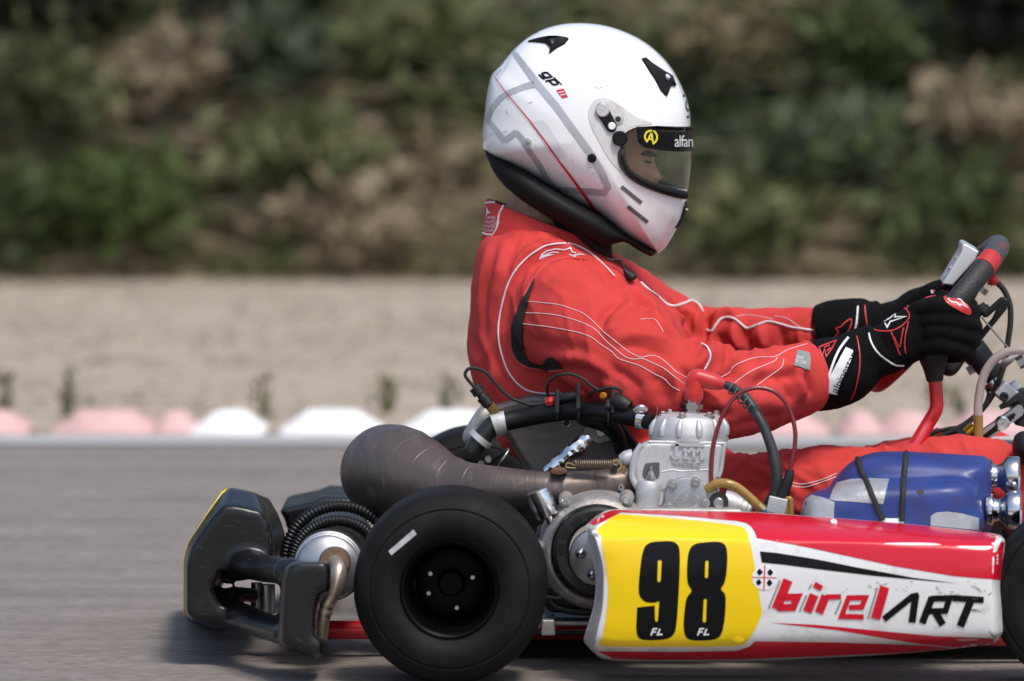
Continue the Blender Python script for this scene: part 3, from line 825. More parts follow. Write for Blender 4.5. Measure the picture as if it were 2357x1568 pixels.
# seat stays
g = G()
g.rings([[P(*zT(a, b), Y) for a, b in [(378, 1045), (660, 855), (700, 880), (420, 1065)]] for Y in (.50, .516)])
mk('seat_stay', g, m_plastic, kart, smooth=0, bevel=.002)
g = G(); g.rings([[P(*zT(a, b), Y) for a, b in [(530, 1070), (668, 876), (692, 890), (556, 1075)]] for Y in (.492, .50)]); mk('stay_edge', g, m_steel, kart, smooth=0)
g = G()
for p in ((475, 975), (405, 1025)): g.bolt(P(*zT(*p), .50), .0055, .006)
mk('stay_bolt', g, m_steel, kart, smooth=30)
g = G(); g.prism(M_(zT, [(1440, 620), (1500, 600), (1650, 740), (1700, 790), (1560, 830), (1400, 750)]), .515, .53); mk('seat_bracket', g, m_aluraw, kart, smooth=0, bevel=.002)
g = G(); g.bolt(P(*zT(1575, 712), .515), .007, .006); mk('bracket_bolt', g, m_steel, kart, smooth=30)
# black brace behind the cylinder
g = G(); g.tube([P(*zT(1380, 590), .50), P(*zT(1640, 620), .49), P(*zT(1800, 780), .48), P(*zT(1900, 900), .47)], [.008, .016, .015, .012], 12); mk('engine_brace', g, m_black, kart)
# crumpled foil wrapped bar
g = G(); pth = [P(*zT(1020, 1085), .40), P(*zT(1120, 1030), .40), P(*zT(1230, 950), .40), P(*zT(1340, 860), .40), P(*zT(1470, 760), .40)]
g.tube(pth, [.004, .008, .011, .013, .006], 14, smooth=10)
o = mk('foil_wrap', g, m_foil, kart, smooth=0)
for v in o.data.vertices:
    n = noise.noise_vector(v.co*48)+.5*noise.noise_vector(v.co*120); v.co += n*.0034
o.data.set_sharp_from_angle(angle=R(25))

# ------------------------------------------------------------------ cooling hose over the seat
g = G(); hp = [(2075, 610, .32), (1960, 578, .33), (1850, 555, .34), (1700, 528, .36), (1500, 500, .39), (1250, 500, .42), (1000, 530, .44), (800, 570, .45), (640, 605, .45), (575, 620, .45)]
g.tube([P(*zT(a, b), Y) for a, b, Y in hp], [.0125, .0128, .0135, .0140, .0145, .0145, .0145, .0145, .0145, .0145], 20)
g.tube([P(*zT(1520, 500), .40), P(*zT(1620, 560), .42), P(*zT(1720, 700), .45), P(*zT(1790, 900), .46)], .011, 14)
mk('coolant_hose', g, m_hose, kart)
g = G(); g.tube([P(*zT(a, b), Y) for a, b, Y in [(620, 610, .45), (560, 620, .45), (500, 660, .45), (430, 740, .45), (350, 850, .45), (315, 910, .45)]], [.0142, .0145, .0148, .0148, .0145, .0135], 20)
mk('hose_elbow', g, mat('elbow_rubber', (.020, .018, .017), .3, rvar=.1, vscale=30), kart)
def ring(g, c, ax, r, w, th=.0016): g.lathe(c, ax, [(-w/2, r), (-w/2, r+th), (w/2, r+th), (w/2, r), (-w/2, r)], 28, cap=False)
g = G(); ring(g, P(*zT(612, 612), .45), (1, 0, .18), .0152, .010); ring(g, P(*zT(560, 625), .45), (1, 0, .35), .0158, .011, .0035)
mk('hose_clamp', g, m_alu, kart)
g = G(); ring(g, P(*zT(400, 775), .45), (.65, 0, .76), .0158, .009, .0035); mk('hose_clamp', g, m_alu, kart)
g = G(); g.tube([P(*zT(400, 780), .46), P(*zT(310, 760), .50), P(*zT(430, 560), .50), P(*zT(470, 470), .50)], [.012, .014, .015, .010], 14); mk('radiator_spout', g, m_aluraw, kart)
g = G()
for x in (560, 585, 612): ring(g, P(*zT(1930+(x-585)*.25, 570), .33), (1, 0, -.1), .0146, .003)
ring(g, P(*zT(1960, 575), .33), (1, 0, -.1), .0142, .012); mk('hose_clamp', g, m_chrome, kart)
g = G(); g.tube([P(*zT(1915, 500), .315), P(*zT(1945, 470), .312), P(*zT(1985, 465), .312), P(*zT(2020, 490), .315)], .0045, 10); mk('clamp_screw', g, m_steel, kart)
# sensor with its wiring
g = G(); g.tube([P(*zT(545, 505), .445), P(*zT(480, 440), .44)], .008, 8, smooth=1); mk('sensor_base', g, m_brass, kart)
g = G(); g.tube([P(*zT(a, b), .44) for a, b in [(480, 440), (440, 390), (400, 340), (355, 285), (335, 265)]], [.009, .0085, .0065, .006, .0035], 12)
for pt in ((375, 315), (350, 280), (425, 375)): g.lathe(P(*zT(*pt), .44), (-.65, 0, .76), [(-.003, 0), (-.003, .0095), (.003, .0095), (.003, 0)], 14)
mk('sensor', g, m_black, kart)
g = G(); g.tube([P(*zT(a, b), .44) for a, b in [(335, 265), (250, 160), (265, 100), (320, 78), (400, 95), (470, 140), (540, 220), (620, 310), (720, 385), (810, 415), (900, 440), (1020, 425)]], .0026, 8)
g.tube([P(*zT(a, b), Y) for a, b, Y in [(1100, 380, .43), (1060, 340, .42), (1050, 260, .40), (1090, 190, .39), (1180, 145, .38), (1290, 140, .375), (1400, 185, .37), (1480, 250, .37), (1560, 300, .37)]], .0024, 8)
g.tube([P(*zT(a, b), Y) for a, b, Y in [(1470, 325, .38), (1560, 300, .37), (1650, 275, .36), (1740, 280, .355), (1775, 310, .355), (1760, 350, .355)]], .0026, 8)
mk('sensor_wire', g, m_cord, kart)
for a, b in (((1030, 415), (1125, 395)), ((1460, 325), (1375, 345))):
    g = G(); A = P(*zT(*a), .425); B = P(*zT(*b), .425); g.lathe(A, B-A, [(0, .0055), ((B-A).length*.5, .0085 if a[0] < 1200 else .008), ((B-A).length, .005)], 8); mk('wire_connector', g, m_redr, kart)
g = G(); g.tube([P(*zT(1140, 385), .42), P(*zT(1260, 365), .415), P(*zT(1370, 350), .41)], [.006, .008, .007], 10); mk('connector_body', g, m_black, kart)
g = G(); g.inflate([zT(1600+38*math.cos(a), 352+34*math.sin(a)) for a in [2*math.pi*k/10 for k in range(10)]], zT(1632, 352), .375, .008, n=20, rings=5); mk('cable_cap', g, m_oran, kart)
g = G()
for x, y0, y1, Y in ((1150, 290, 520, .425), (1358, 225, 480, .40), (1700, 290, 520, .36), (1650, 400, 470, .36)):
    g.tube([P(*zT(x, y0), Y-.01), P(*zT(x-4, y1), Y-.02)], .0035, 8, smooth=1)
    g.tube([Vector((P(*zT(x, 500), Y).x, Y+.0150*math.cos(t), P(*zT(x, 515+(x-1400)*.08), Y).z+.0152*math.sin(t))) for t in [2*math.pi*k/20 for k in range(20)]], .0022, 6, smooth=1, closed=True)
mk('cable_tie', g, m_cord, kart)
g = G(); g.tube([P(*zT(1700, 380), .35), P(*zT(1780, 420), .34), P(*zT(1860, 460), .335)], [.009, .012, .009], 10); mk('wire_boot', g, m_black, kart)

# ------------------------------------------------------------------ engine
eng = bpy.data.objects.new('engine', None); COL.objects.link(eng); eng.parent = kart; eng.matrix_parent_inverse = Matrix.Translation(-kart.location)
EY = .32
hc = P(*zC(945, 690), EY); hr = 290*.31316*(12+EY)/F_PX; hz = lambda y: P(*zC(945, y), EY).z
tl = Vector((.035, 0, 1)).normalized()
def hl(y): return (hz(y)-hc.z)
g = G(); g.lathe(hc, tl, [(hl(715), hr*.93), (hl(700), hr*.99), (hl(640), hr*1.0), (hl(615), hr*.985), (hl(560), hr*.93), (hl(520), hr*.86), (hl(500), hr*.76), (hl(490), hr*.5), (hl(486), hr*.2), (hl(484), .001)], 64, cap=False)
for k in range(12):                          # radial webs around the head
    a = 2*math.pi*(k+.5)/12; d = Vector((math.cos(a), math.sin(a), 0)); t = Vector((-d.y, d.x, 0))
    p0 = hc+tl*hl(640)+d*hr*.965; p1 = hc+tl*hl(528)+d*hr*.86
    g.tube([p0, p0.lerp(p1, .5)+d*.003, p1], [.005, .0055, .003], 8, smooth=2)
ring(g, hc+tl*hl(668), tl, hr*.99, .0035, .0016)
head = mk('cylinder_head', g, m_alu, eng, smooth=50)
g = G()
for k in range(6):
    a = 2*math.pi*(k+.25)/6; p = hc+tl*(hl(506))+Vector((math.cos(a), math.sin(a), 0))*hr*.70
    g.lathe(p, tl, [(-.004, .0085), (.0015, .0085), (.002, .0075)], 16); g.lathe(p, tl, [(0, .0052), (.006, .0052), (.007, .004)], 6)
mk('head_nut', g, m_steel, eng, smooth=30)
g = G()
A_ = M_(zC, [(655, 690), (605, 705), (550, 765), (520, 850), (515, 940), (535, 1000), (575, 1060), (585, 1195), (1000, 1200), (1175, 1195), (1168, 980), (1195, 920), (1215, 800), (1228, 700)])
A2 = [(u+(1560-u)*.10, v+(1090-v)*.05) for u, v in A_]
rings_uv(g, [(A2, EY-hr*.98), (A_, EY-hr*.80), (A_, EY+hr*.75), (A2, EY+hr*.95)])
cyl = mk('cylinder', g, m_alu, eng, smooth=0, bevel=.007, bseg=3); bake(cyl)
# raised casting on the visible face
yf = EY-hr*.98
def emboss(name, loops_list, d, m, par, y=None):
    y0 = yf if y is None else y
    g = G()
    for loops in loops_list:
        for lp in loops: pass
        Lp = [[Vector((*p, 0)) for p in lp] for lp in loops]; flat = [p for lp in loops for p in lp]
        tr = tessellate_polygon(Lp); o = len(g.v)
        F = [P(u, v, y0) for u, v in flat]
        g.v += [(p.x, y0-d, p.z) for p in F]+[(p.x, y0+.004, p.z) for p in F]; n = len(F)
        for t in tr: g.f.append(tuple(o+i for i in t)); g.m.append(0)
        k = 0
        for lp in loops:
            for i in range(len(lp)):
                a = k+i; b = k+(i+1) % len(lp); g.f.append((o+a, o+b, o+n+b, o+n+a)); g.m.append(0)
            k += len(lp)
    return mk(name, g, m, par, smooth=30)
# raised script letters and name on the barrel
S = lambda pts, w, sm=1: stroke(M_(zC, pts), w*.31316, sm)
LET = [S([(820, 722), (1062, 728)], 17), S([(862, 700), (855, 770), (858, 800), (885, 812)], 26, 4), S([(818, 790), (835, 815), (868, 822)], 14, 3),
       S([(905, 752), (925, 760), (922, 815)], 24), S([(940, 775), (965, 752), (985, 765), (982, 818)], 24), S([(1000, 775), (1025, 752), (1045, 768), (1042, 818), (1062, 815)], 24), S([(900, 818), (945, 820)], 12), S([(965, 820), (1000, 820)], 12)]
emboss('raised_lettering', LET, .0036, m_alu, eng)
emboss('raised_lettering', text_loops('RACING', zC(822, 862), (.31316*57, .31316*7), (0, -.31316*54), 1, .03), .0030, m_alu, eng)
# sweeping ribs and the hollow with its stud
g = G()
for pts, r in (([(800, 735), (720, 745), (650, 790), (618, 850)], 6), ([(600, 720), (555, 790), (535, 870), (532, 960), (570, 1040)], 9), ([(1215, 705), (1195, 800), (1185, 900), (1165, 960)], 6), ([(800, 760), (790, 850), (745, 925), (730, 985)], 6), ([(610, 985), (725, 990)], 5), ([(745, 920), (830, 905), (900, 915), (1090, 905)], 7), ([(900, 920), (895, 985)], 4), ([(655, 700), (900, 705), (1225, 712)], 5)):
    g.tube([P(*zC(a, b), yf+.003) for a, b in pts], r*.31316*2*12.3/F_PX*1.3, 8)
mk('casting_rib', g, m_alu, eng)
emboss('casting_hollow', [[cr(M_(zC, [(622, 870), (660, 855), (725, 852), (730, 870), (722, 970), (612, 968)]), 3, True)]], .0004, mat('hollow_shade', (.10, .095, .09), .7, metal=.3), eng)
g = G(); c = P(*zC(668, 975), yf-.004); g.lathe(c, (0, 0, 1), [(0, .0075), (.006, .0075), (.006, .006), (.012, .0055), (.012, .003), (.018, .003), (.019, .001)], 8); mk('stud', g, m_steel, eng, smooth=30)
g = G(); g.tube([P(*zC(655, 1000), yf), P(*zC(650, 1060), yf-.002), P(*zC(640, 1190), yf-.002)], [.018, .019, .017], 20); mk('transfer_port', g, m_alu, eng)
g = G(); g.tube([P(*zC(440, 840), .30), P(*zC(480, 830), .30), P(*zC(540, 815), .30)], [.008, .0125, .013], 14); g.tube([P(*zC(450, 1035), .28), P(*zC(560, 1010), .29)], [.006, .008], 10)
mk('exhaust_stub', g, m_alu, eng)
g = G()
for x, y in ((410, 850), (452, 1035)): g.bolt(P(*zC(x, y), .275), .0058, .008)
mk('stub_bolt', g, m_steel, eng, smooth=30)
# round cover plate
cc = P(*zC(925, 1120), yf-.010); cr_ = 160*.31316*12.3/F_PX
g = G(); g.lathe(cc, (0, 1, 0), [(0, .001), (0, cr_*.90), (.001, cr_*.97), (.004, cr_), (.03, cr_)], 48, cap=False)
for k in range(5):
    a = R(60+72*k); p = cc+Vector((math.cos(a), 0, math.sin(a)))*cr_*.88
    g.lathe(p, (0, 1, 0), [(-.0008, .001), (-.0008, .008), (.02, .0085)], 16, cap=False)
mk('round_cover', g, mat('cover_plate', (.34, .34, .35), .45, metal=.7, var=.15, vscale=40, bump=.3, bscale=300), eng)
g = G()
for k in range(5):
    a = R(60+72*k); p = cc+Vector((math.cos(a), 0, math.sin(a)))*cr_*.88; g.bolt(p-Vector((0, .001, 0)), .0052, .004)
mk('cover_bolt', g, m_steel, eng, smooth=30)
emboss('cover_lettering', text_loops('III', zC(900, 1145), (.31316*45, .31316*-10), (.31316*-6, -.31316*55), 1, .01)+[S([(845, 1130), (870, 1090), (930, 1050)], 6, 3), S([(985, 1180), (1005, 1160)], 8), S([(1000, 1090), (1020, 1120)], 8)], .0008, m_alu, eng, yf-.010)
for x, y in ((690, 1112), (1165, 1148)):
    g = G(); c = P(*zC(x, y), yf-.004); g.lathe(c, (0, 1, 0), [(-.002, .001), (-.002, .014), (.0, .0148), (.02, .0148)], 28, cap=False); mk('mount_lug', g, m_alu if x < 900 else m_dark, eng)
    g = G(); g.bolt(c-Vector((0, .003, 0)), .008, .005); mk('lug_bolt', g, m_steel, eng, smooth=30)
emboss('mount_plate', [[M_(zC, [(640, 1110), (700, 1080), (840, 1000), (860, 1190), (700, 1190), (650, 1170)])]], .003, m_aluraw, eng, yf-.0005)
g = G(); c0 = P(*zC(1090, 1110), .28); g.prism(M_(zC, [(1075, 1060), (1130, 1075), (1215, 1110), (1225, 1170), (1180, 1210), (1080, 1210)]), .265, .33); mk('carburettor_flange', g, m_dark, eng, smooth=0, bevel=.004)
g = G(); a = P(*zC(1200, 1140), .30); b = P(*zC(1405, 1205), .30); ax = b-a; l = ax.length
g.lathe(a, ax, [(0, .018), (l*.2, .0185), (l*.62, .016), (l*.64, .013), (l*.72, .013), (l*.72, .0145), (l*.8, .0145), (l*.8, .012), (l*.86, .0135), (l*.94, .0135), (l, .011), (l, .001)], 28)
mk('carburettor_barrel', g, m_alu, eng)
g = G(); g.prism(M_(zC, [(580, 1190), (1330, 1190), (1400, 1300), (1400, 1560), (560, 1560)]), .23, .42); mk('crankcase', g, m_aluraw, eng, smooth=0, bevel=.006)
# spark plug and its red cap
g = G(); pc = P(*zC(967, 486), EY); g.lathe(pc, tl, [(-.002, .016), (.002, .016), (.002, .0125), (.006, .0125), (.006, .0165), (.013, .0165), (.014, .012), (.0155, .0125), (.026, .0105), (.030, .0105)], 6)
mk('spark_plug', g, m_chrome, eng, smooth=30)
g = G(); g.tube([P(*zC(975, 430), EY), P(*zC(982, 370), EY), P(*zC(990, 290), EY), P(*zC(990, 250), EY), P(*zC(1010, 228), EY), P(*zC(1060, 240), EY), P(*zC(1140, 262), EY), P(*zC(1205, 278), EY)], [.0085, .0135, .0135, .0132, .0132, .0130, .012, .0085], 18)
mk('plug_cap', g, m_redr, eng)
g = G(); g.tube([P(*zC(a, b), Y) for a, b, Y in [(1190, 275, .32), (1260, 300, .315), (1340, 350, .305), (1400, 420, .295), (1460, 520, .285), (1510, 620, .28), (1560, 760, .275), (1590, 900, .27), (1592, 1010, .27), (1565, 1100, .275), (1510, 1170, .285)]], [.0055, .0068, .0072, .0072, .0074, .0074, .0078, .0085, .0085, .008, .007], 12)
mk('plug_lead', g, mat('lead_sleeve', (.022, .024, .027), .5, var=.3, vscale=40, bump=.4, bscale=160), eng)
spring('lead_wrap', P(*zC(1255, 300), .312), P(*zC(1430, 470), .29), .0082, 5, .0012, eng, mat('wire_tie', (.09, .10, .10), .5))
g = G(); g.tube([P(*zC(a, b), Y) for a, b, Y in [(1112, 1010, .262), (1112, 900, .262), (1125, 740, .262), (1165, 580, .262), (1230, 440, .262), (1310, 350, .264), (1400, 310, .266), (1490, 305, .268), (1580, 335, .268), (1650, 400, .268), (1700, 500, .268), (1728, 620, .266), (1725, 740, .265), (1705, 840, .264), (1690, 920, .264)]], .0034, 10)
mk('breather_line', g, m_lead, eng)
g = G(); g.tube([P(*zC(1692, 905), .264), P(*zC(1680, 970), .264), P(*zC(1655, 1040), .266), P(*zC(1630, 1110), .268)], [.0058, .0075, .0085, .009], 12); mk('line_boot', g, m_black, eng)
g = G(); a = P(*zC(1595, 1165), .27); g.box(a, (.028, .03, .024), rot=Matrix.Rotation(R(12), 3, 'Y')); g.tube([P(*zC(1630, 1100), .268), P(*zC(1610, 1150), .27)], .005, 10, smooth=1); mk('fuel_pump', g, m_alu, eng, smooth=0, bevel=.003)
g = G(); g.tube([P(*zC(a, b), Y) for a, b, Y in [(1085, 1048, .262), (1140, 1015, .258), (1210, 1005, .256), (1290, 1030, .256), (1370, 1090, .258), (1440, 1155, .26), (1500, 1210, .262)]], .0072, 14); mk('fuel_hose', g, m_amber, eng)
g = G(); g.tube([P(*zC(1455, 1165), .261), P(*zC(1500, 1210), .262)], .0079, 12, smooth=1); mk('hose_ferrule', g, m_brass, eng)
g = G(); g.tube([P(*zC(1490, 1200), .262), P(*zC(1530, 1230), .264)], .0088, 12, smooth=1); mk('hose_fitting', g, mat('blue_fitting', (.05, .16, .36), .35, metal=.5), eng)
g = G(); g.tube([P(*zC(1660, 1240), .26), P(*zC(1660, 1150), .26), P(*zC(1672, 1122), .26), P(*zC(1695, 1130), .26), P(*zC(1700, 1230), .26)], .0042, 10); mk('overflow_hose', g, m_amber, eng)

# clutch side: ring cover, slotted black ring, steel disc
CC = P(1375, 1272, .20)
k_ = 12.2/F_PX
g = G(); g.lathe((CC.x, .19, CC.z), (0, 1, 0), [(.016, 107*k_), (.002, 109*k_), (0, 114*k_), (.003, 122*k_), (.010, 129*k_), (.03, 136*k_), (.10, 139*k_), (.14, 134*k_)], 72, cap=False)
for a in (122, 61, 20, 175, -20): 
    p = Vector((CC.x+139*k_*math.cos(R(a)), .205, CC.z+139*k_*math.sin(R(a))))
    g.lathe(p, (0, 1, 0), [(-.006, .001), (-.006, .0085), (-.004, .0098), (.05, .0115)], 20, cap=False)
mk('clutch_cover', g, m_aluraw, eng)
g = G()
for a in (122, 61, 20, 175, -20):
    p = Vector((CC.x+139*k_*math.cos(R(a)), .197, CC.z+139*k_*math.sin(R(a)))); g.bolt(p, .0055, .005)
mk('cover_screw', g, m_steel, eng, smooth=30)
g = G()
DC = P(1378, 1271, .185)
g.lathe((DC.x, .178, DC.z), (0, 1, 0), [(.018, 68*k_), (.006, 71*k_), (0, 78*k_), (0, 97*k_), (.004, 104*k_), (.018, 107*k_)], 72, cap=False); gr = mk('clutch_ring', g, m_black, eng)
g = G()
for a in (100, 125, 150, 175, 70):
    p = [Vector((DC.x+87*k_*math.cos(R(a+d)), .1776, DC.z+87*k_*math.sin(R(a+d)))) for d in (-8, -4, 0, 4, 8)]
    g.tube(p, 7*k_, 10, smooth=2, flat=(Vector((0, 1, 0)), .12))
mk('ring_slot', g, mat('slot_shade', (.003, .003, .003), .9), eng)
g = G(); DD = P(1375, 1284, .174); g.lathe((DD.x, .176, DD.z), (0, 1, 0), [(0, .001), (0, 60*k_), (.002, 65*k_), (.02, 66*k_)], 56, cap=False); mk('clutch_disc', g, m_disc, eng)
for x, y in ((548, 548), (655, 740)):
    g = G(); c = P(*zE(x, y), .170); g.lathe(c, (0, 1, 0), [(-.006, .001), (-.005, .0045), (-.001, .0075), (.004, .008)], 20, cap=False); mk('disc_screw', g, m_chrome, eng)
g = G()
for i in range(6):
    y = 455+i*97; x0 = 165+i*14; g.tube([P(*zE(x0, y), .235), P(*zE(x0+140, y+3), .225)], .0028, 6, smooth=1)
mk('cooling_fin', g, m_aluraw, eng)
g = G(); g.prism(M_(zE, [(130, 380), (320, 330), (480, 900), (700, 940), (680, 1100), (260, 1080), (160, 900), (200, 700)]), .24, .40); mk('lower_case', g, m_dark, eng, smooth=0, bevel=.006)
g = G(); g.tube([P(*zE(265, 960), .232), P(*zE(330, 1030), .23), P(*zE(500, 1070), .23), P(*zE(680, 1075), .23)], .006, 8); g.tube([P(*zE(300, 940), .232), P(*zE(450, 940), .232)], .003, 6, smooth=1); mk('case_rib', g, m_dark, eng)
g = G(); g.bolt(P(*zE(325, 888), .232), .007, .005); mk('case_screw', g, m_dark, eng, smooth=30)
g = G(); g.prism(M_(zE, [(200, 1148), (310, 1148), (318, 1290), (190, 1290)]), .20, .30); g.prism(M_(zE, [(310, 1158), (700, 1158), (700, 1200), (310, 1202)]), .23, .29); mk('engine_mount', g, m_aluraw, eng, smooth=0, bevel=.002)
g = G(); a = P(*zA(2150, 655), .205); b = P(*zA(2083, 500), .205); ax = b-a; l = ax.length
g.lathe(a, ax, [(-.01, .006), (l*.06, .007), (l*.08, .0165), (l*.12, .0175), (l*.86, .0175), (l*.87, .0165), (l*.89, .0165), (l*.90, .0178), (l*.99, .0178), (l, .016), (l, .001)], 32, cap=False)
mk('breather_can', g, mat('polished_aluminium', (.72, .72, .74), .2, metal=1, rvar=.08, vscale=30), eng)

# ------------------------------------------------------------------ side pods
def sidepod():
    rows = [  # (measured x, y, Y) along each long line of the panel, from the top back edge to the lower back edge
        [(150, 190, .17), (205, 118, .17), (275, 92, .17), (500, 94, .17), (960, 104, .17), (1300, 128, .17), (1600, 150, .17), (1900, 178, .17), (2140, 205, .165), (2225, 216, .16), (2236, 225, .155)],
        [(146, 150, .12), (196, 108, .12), (272, 84, .12), (500, 87, .12), (960, 97, .12), (1300, 121, .12), (1600, 143, .12), (1900, 170, .12), (2150, 198, .115), (2232, 211, .11), (2246, 222, .115)],
        [(134, 168, .07), (165, 162, .05), (230, 132, .055), (500, 140, .055), (960, 155, .052), (1300, 172, .05), (1600, 186, .05), (1900, 205, .05), (2150, 225, .045), (2234, 222, .05), (2252, 228, .07)],
        [(136, 205, .055), (172, 195, .022), (208, 205, .016), (500, 210, .012), (960, 222, .010), (1300, 232, .008), (1600, 240, .008), (1900, 252, .008), (2150, 262, .010), (2228, 245, .018), (2260, 240, .05)],
        [(142, 235, .05), (182, 240, .014), (214, 255, .004), (500, 255, .002), (960, 262, .0), (1300, 268, .0), (1600, 272, .0), (1900, 280, .0), (2150, 290, .002), (2222, 290, .012), (2259, 285, .045)],
        [(168, 345, .05), (212, 350, .012), (238, 360, .001), (500, 360, -.004), (960, 365, -.005), (1300, 370, -.005), (1600, 372, -.005), (1900, 376, -.005), (2150, 380, -.003), (2210, 380, .006), (2247, 378, .042)],
        [(182, 450, .05), (220, 455, .012), (243, 465, .0), (500, 465, -.005), (960, 470, -.006), (1300, 470, -.006), (1600, 472, -.006), (1900, 474, -.006), (2150, 476, -.004), (2205, 476, .006), (2241, 474, .042)],
        [(172, 560, .05), (214, 570, .012), (237, 580, .001), (500, 580, -.004), (960, 582, -.005), (1300, 580, -.005), (1600, 578, -.005), (1900, 576, -.005), (2150, 574, -.003), (2212, 572, .006), (2248, 570, .042)],
        [(146, 655, .052), (192, 670, .016), (214, 700, .004), (500, 720, .000), (960, 715, -.001), (1300, 710, -.001), (1600, 705, -.001), (1900, 700, -.001), (2150, 695, .001), (2215, 690, .010), (2257, 680, .044)],
        [(130, 705, .056), (172, 735, .03), (204, 760, .012), (500, 778, .010), (960, 770, .010), (1300, 758, .010), (1600, 750, .010), (1900, 744, .010), (2150, 735, .012), (2215, 725, .018), (2256, 712, .05)],
        [(120, 745, .07), (160, 785, .055), (215, 815, .045), (500, 818, .04), (960, 815, .04), (1300, 802, .04), (1600, 785, .04), (1900, 768, .04), (2150, 752, .04), (2212, 748, .045), (2244, 730, .065)],
        [(135, 770, .10), (180, 815, .09), (250, 848, .085), (500, 855, .08), (960, 852, .08), (1300, 838, .08), (1600, 822, .08), (1900, 798, .08), (2110, 775, .08), (2190, 765, .08), (2225, 745, .095)],
        [(170, 770, .17), (210, 815, .17), (270, 848, .17), (500, 855, .17), (960, 852, .17), (1300, 838, .17), (1600, 822, .17), (1900, 798, .17), (2110, 775, .17), (2185, 765, .17), (2215, 745, .17)]]
    R2 = []
    for r in rows:
        r3 = [P(*zP(a, b), Y) for a, b, Y in r]; R2.append([tuple(x) for x in cr(r3, 8)])
    cols = list(zip(*R2)); full = [cr(c, 5) for c in cols]
    return list(zip(*full))
g = G(); rr_ = sidepod(); g.rings([[Vector(p) for p in r] for r in rr_], closed_ring=False)
pod_o = mk('side_pod', g, m_whip, kart, smooth=0, solid=.005)
bpod = tree(pod_o)
def dp(name, polys, m, off): return drape(name, polys, bpod, m, pod_o, off, 9)
ZP = lambda pts: M_(zP, pts)
dp('red_panel', [[ZP([(146, 153), (200, 110), (268, 87), (500, 88), (1000, 100), (1300, 122), (1600, 144), (1900, 172), (2150, 200), (2225, 213), (2212, 235), (2198, 300), (2215, 300), (2240, 245), (2256, 250), (2250, 300), (2242, 380), (2240, 442), (2195, 437), (2000, 421), (1700, 371), (1400, 306), (1200, 263), (1000, 229), (988, 195), (968, 168), (945, 152), (900, 142), (600, 114), (310, 98), (178, 166)])]], m_redp, .0006)
dp('yellow_panel', [[ZP(cr([(290, 111), (400, 113), (700, 140), (900, 166), (935, 178), (954, 205), (962, 240), (975, 290), (985, 350), (1000, 430), (1018, 560), (1026, 600), (1015, 640), (980, 712), (945, 755), (900, 775), (600, 779), (300, 779), (212, 774), (200, 752), (214, 732), (232, 640), (243, 540), (244, 460), (231, 360), (213, 262), (208, 217), (184, 190), (232, 150)], 2, True))]], m_yelp, .0006)
dp('black_stripe', [[ZP([(1015, 295), (1100, 303), (1300, 335), (1500, 375), (1800, 430), (2030, 459), (1900, 447), (1600, 420), (1300, 385), (1150, 365), (1025, 352)])]], m_blkp, .0006)
dp('red_stripe', [[ZP([(1065, 657), (1300, 668), (1600, 697), (1900, 725), (2205, 738), (2200, 760), (2050, 785), (1850, 768), (1650, 737), (1400, 694), (1200, 672)])]], m_redp, .0006)
dp('lower_red_band', [[ZP([(188, 803), (600, 806), (900, 800), (960, 780), (990, 752), (1400, 758), (1850, 773), (2040, 789), (1700, 810), (1300, 828), (900, 843), (500, 846), (275, 840)])]], m_redp, .0006)
nine = [ZP(cr([(500, 245), (560, 244), (592, 256), (608, 295), (607, 420), (600, 560), (592, 660), (580, 712), (545, 738), (480, 746), (420, 743), (394, 724), (387, 680)], 3)+[(392, 580), (481, 570), (483, 645), (489, 655), (497, 648), (505, 548)]+cr([(480, 556), (435, 552), (405, 522), (400, 470), (408, 380), (416, 320), (432, 270), (462, 250)], 3)), ZP([(497, 345), (507, 338), (517, 345), (512, 445), (503, 453), (495, 445)])]
eight = [ZP(cr([(740, 250), (800, 247), (838, 262), (850, 310), (847, 390), (836, 455), (818, 486), (838, 512), (842, 560), (835, 650), (820, 712), (790, 740), (720, 748), (660, 743), (634, 718), (628, 660), (635, 580), (645, 530), (668, 495), (650, 460), (645, 400), (650, 320), (665, 275), (695, 256)], 3, True)), ZP([(738, 348), (747, 340), (755, 348), (752, 425), (744, 433), (736, 425)]), ZP([(730, 542), (738, 534), (746, 542), (742, 650), (733, 658), (725, 650)])]
dp('race_number', [nine], m_blkp, .0011); dp('race_number', [eight], m_blkp, .0011)
for x in (460, 697):
    dp('small_initials', [stroke(ZP([(x+34, 687), (x+14, 689), (x+2, 722)]), 3.6), stroke(ZP([(x+10, 705), (x+28, 703)]), 3.6), stroke(ZP([(x+48, 688), (x+36, 717), (x+60, 716)]), 3.8)], m_whis, .0016)
B = [stroke(ZP([(1158, 440), (1098, 588)]), 22), stroke(ZP([(1122, 529), (1206, 527), (1184, 579), (1104, 581)]), 16.5), stroke(ZP([(1290, 515), (1255, 602)]), 20), stroke(ZP([(1318, 460), (1304, 486)]), 20),
     stroke(ZP([(1350, 520), (1315, 608)]), 20), stroke(ZP([(1350, 527), (1428, 525)]), 12), stroke(ZP([(1468, 580), (1533, 578), (1552, 530), (1466, 531), (1430, 625), (1543, 628)]), 12), stroke(ZP([(1650, 475), (1603, 637)]), 22)]
dp('sponsor_letters', B, m_redp, .0013)
Sh = [stroke(ZP([(1118, 442), (1060, 586)]), 4), stroke(ZP([(1252, 518), (1217, 602)]), 4), stroke(ZP([(1278, 462), (1265, 487)]), 4), stroke(ZP([(1310, 522), (1277, 608)]), 4), stroke(ZP([(1428, 545), (1398, 615)]), 4), stroke(ZP([(1612, 480), (1565, 637)]), 4)]
dp('letter_shadow', Sh, m_greys, .0006)
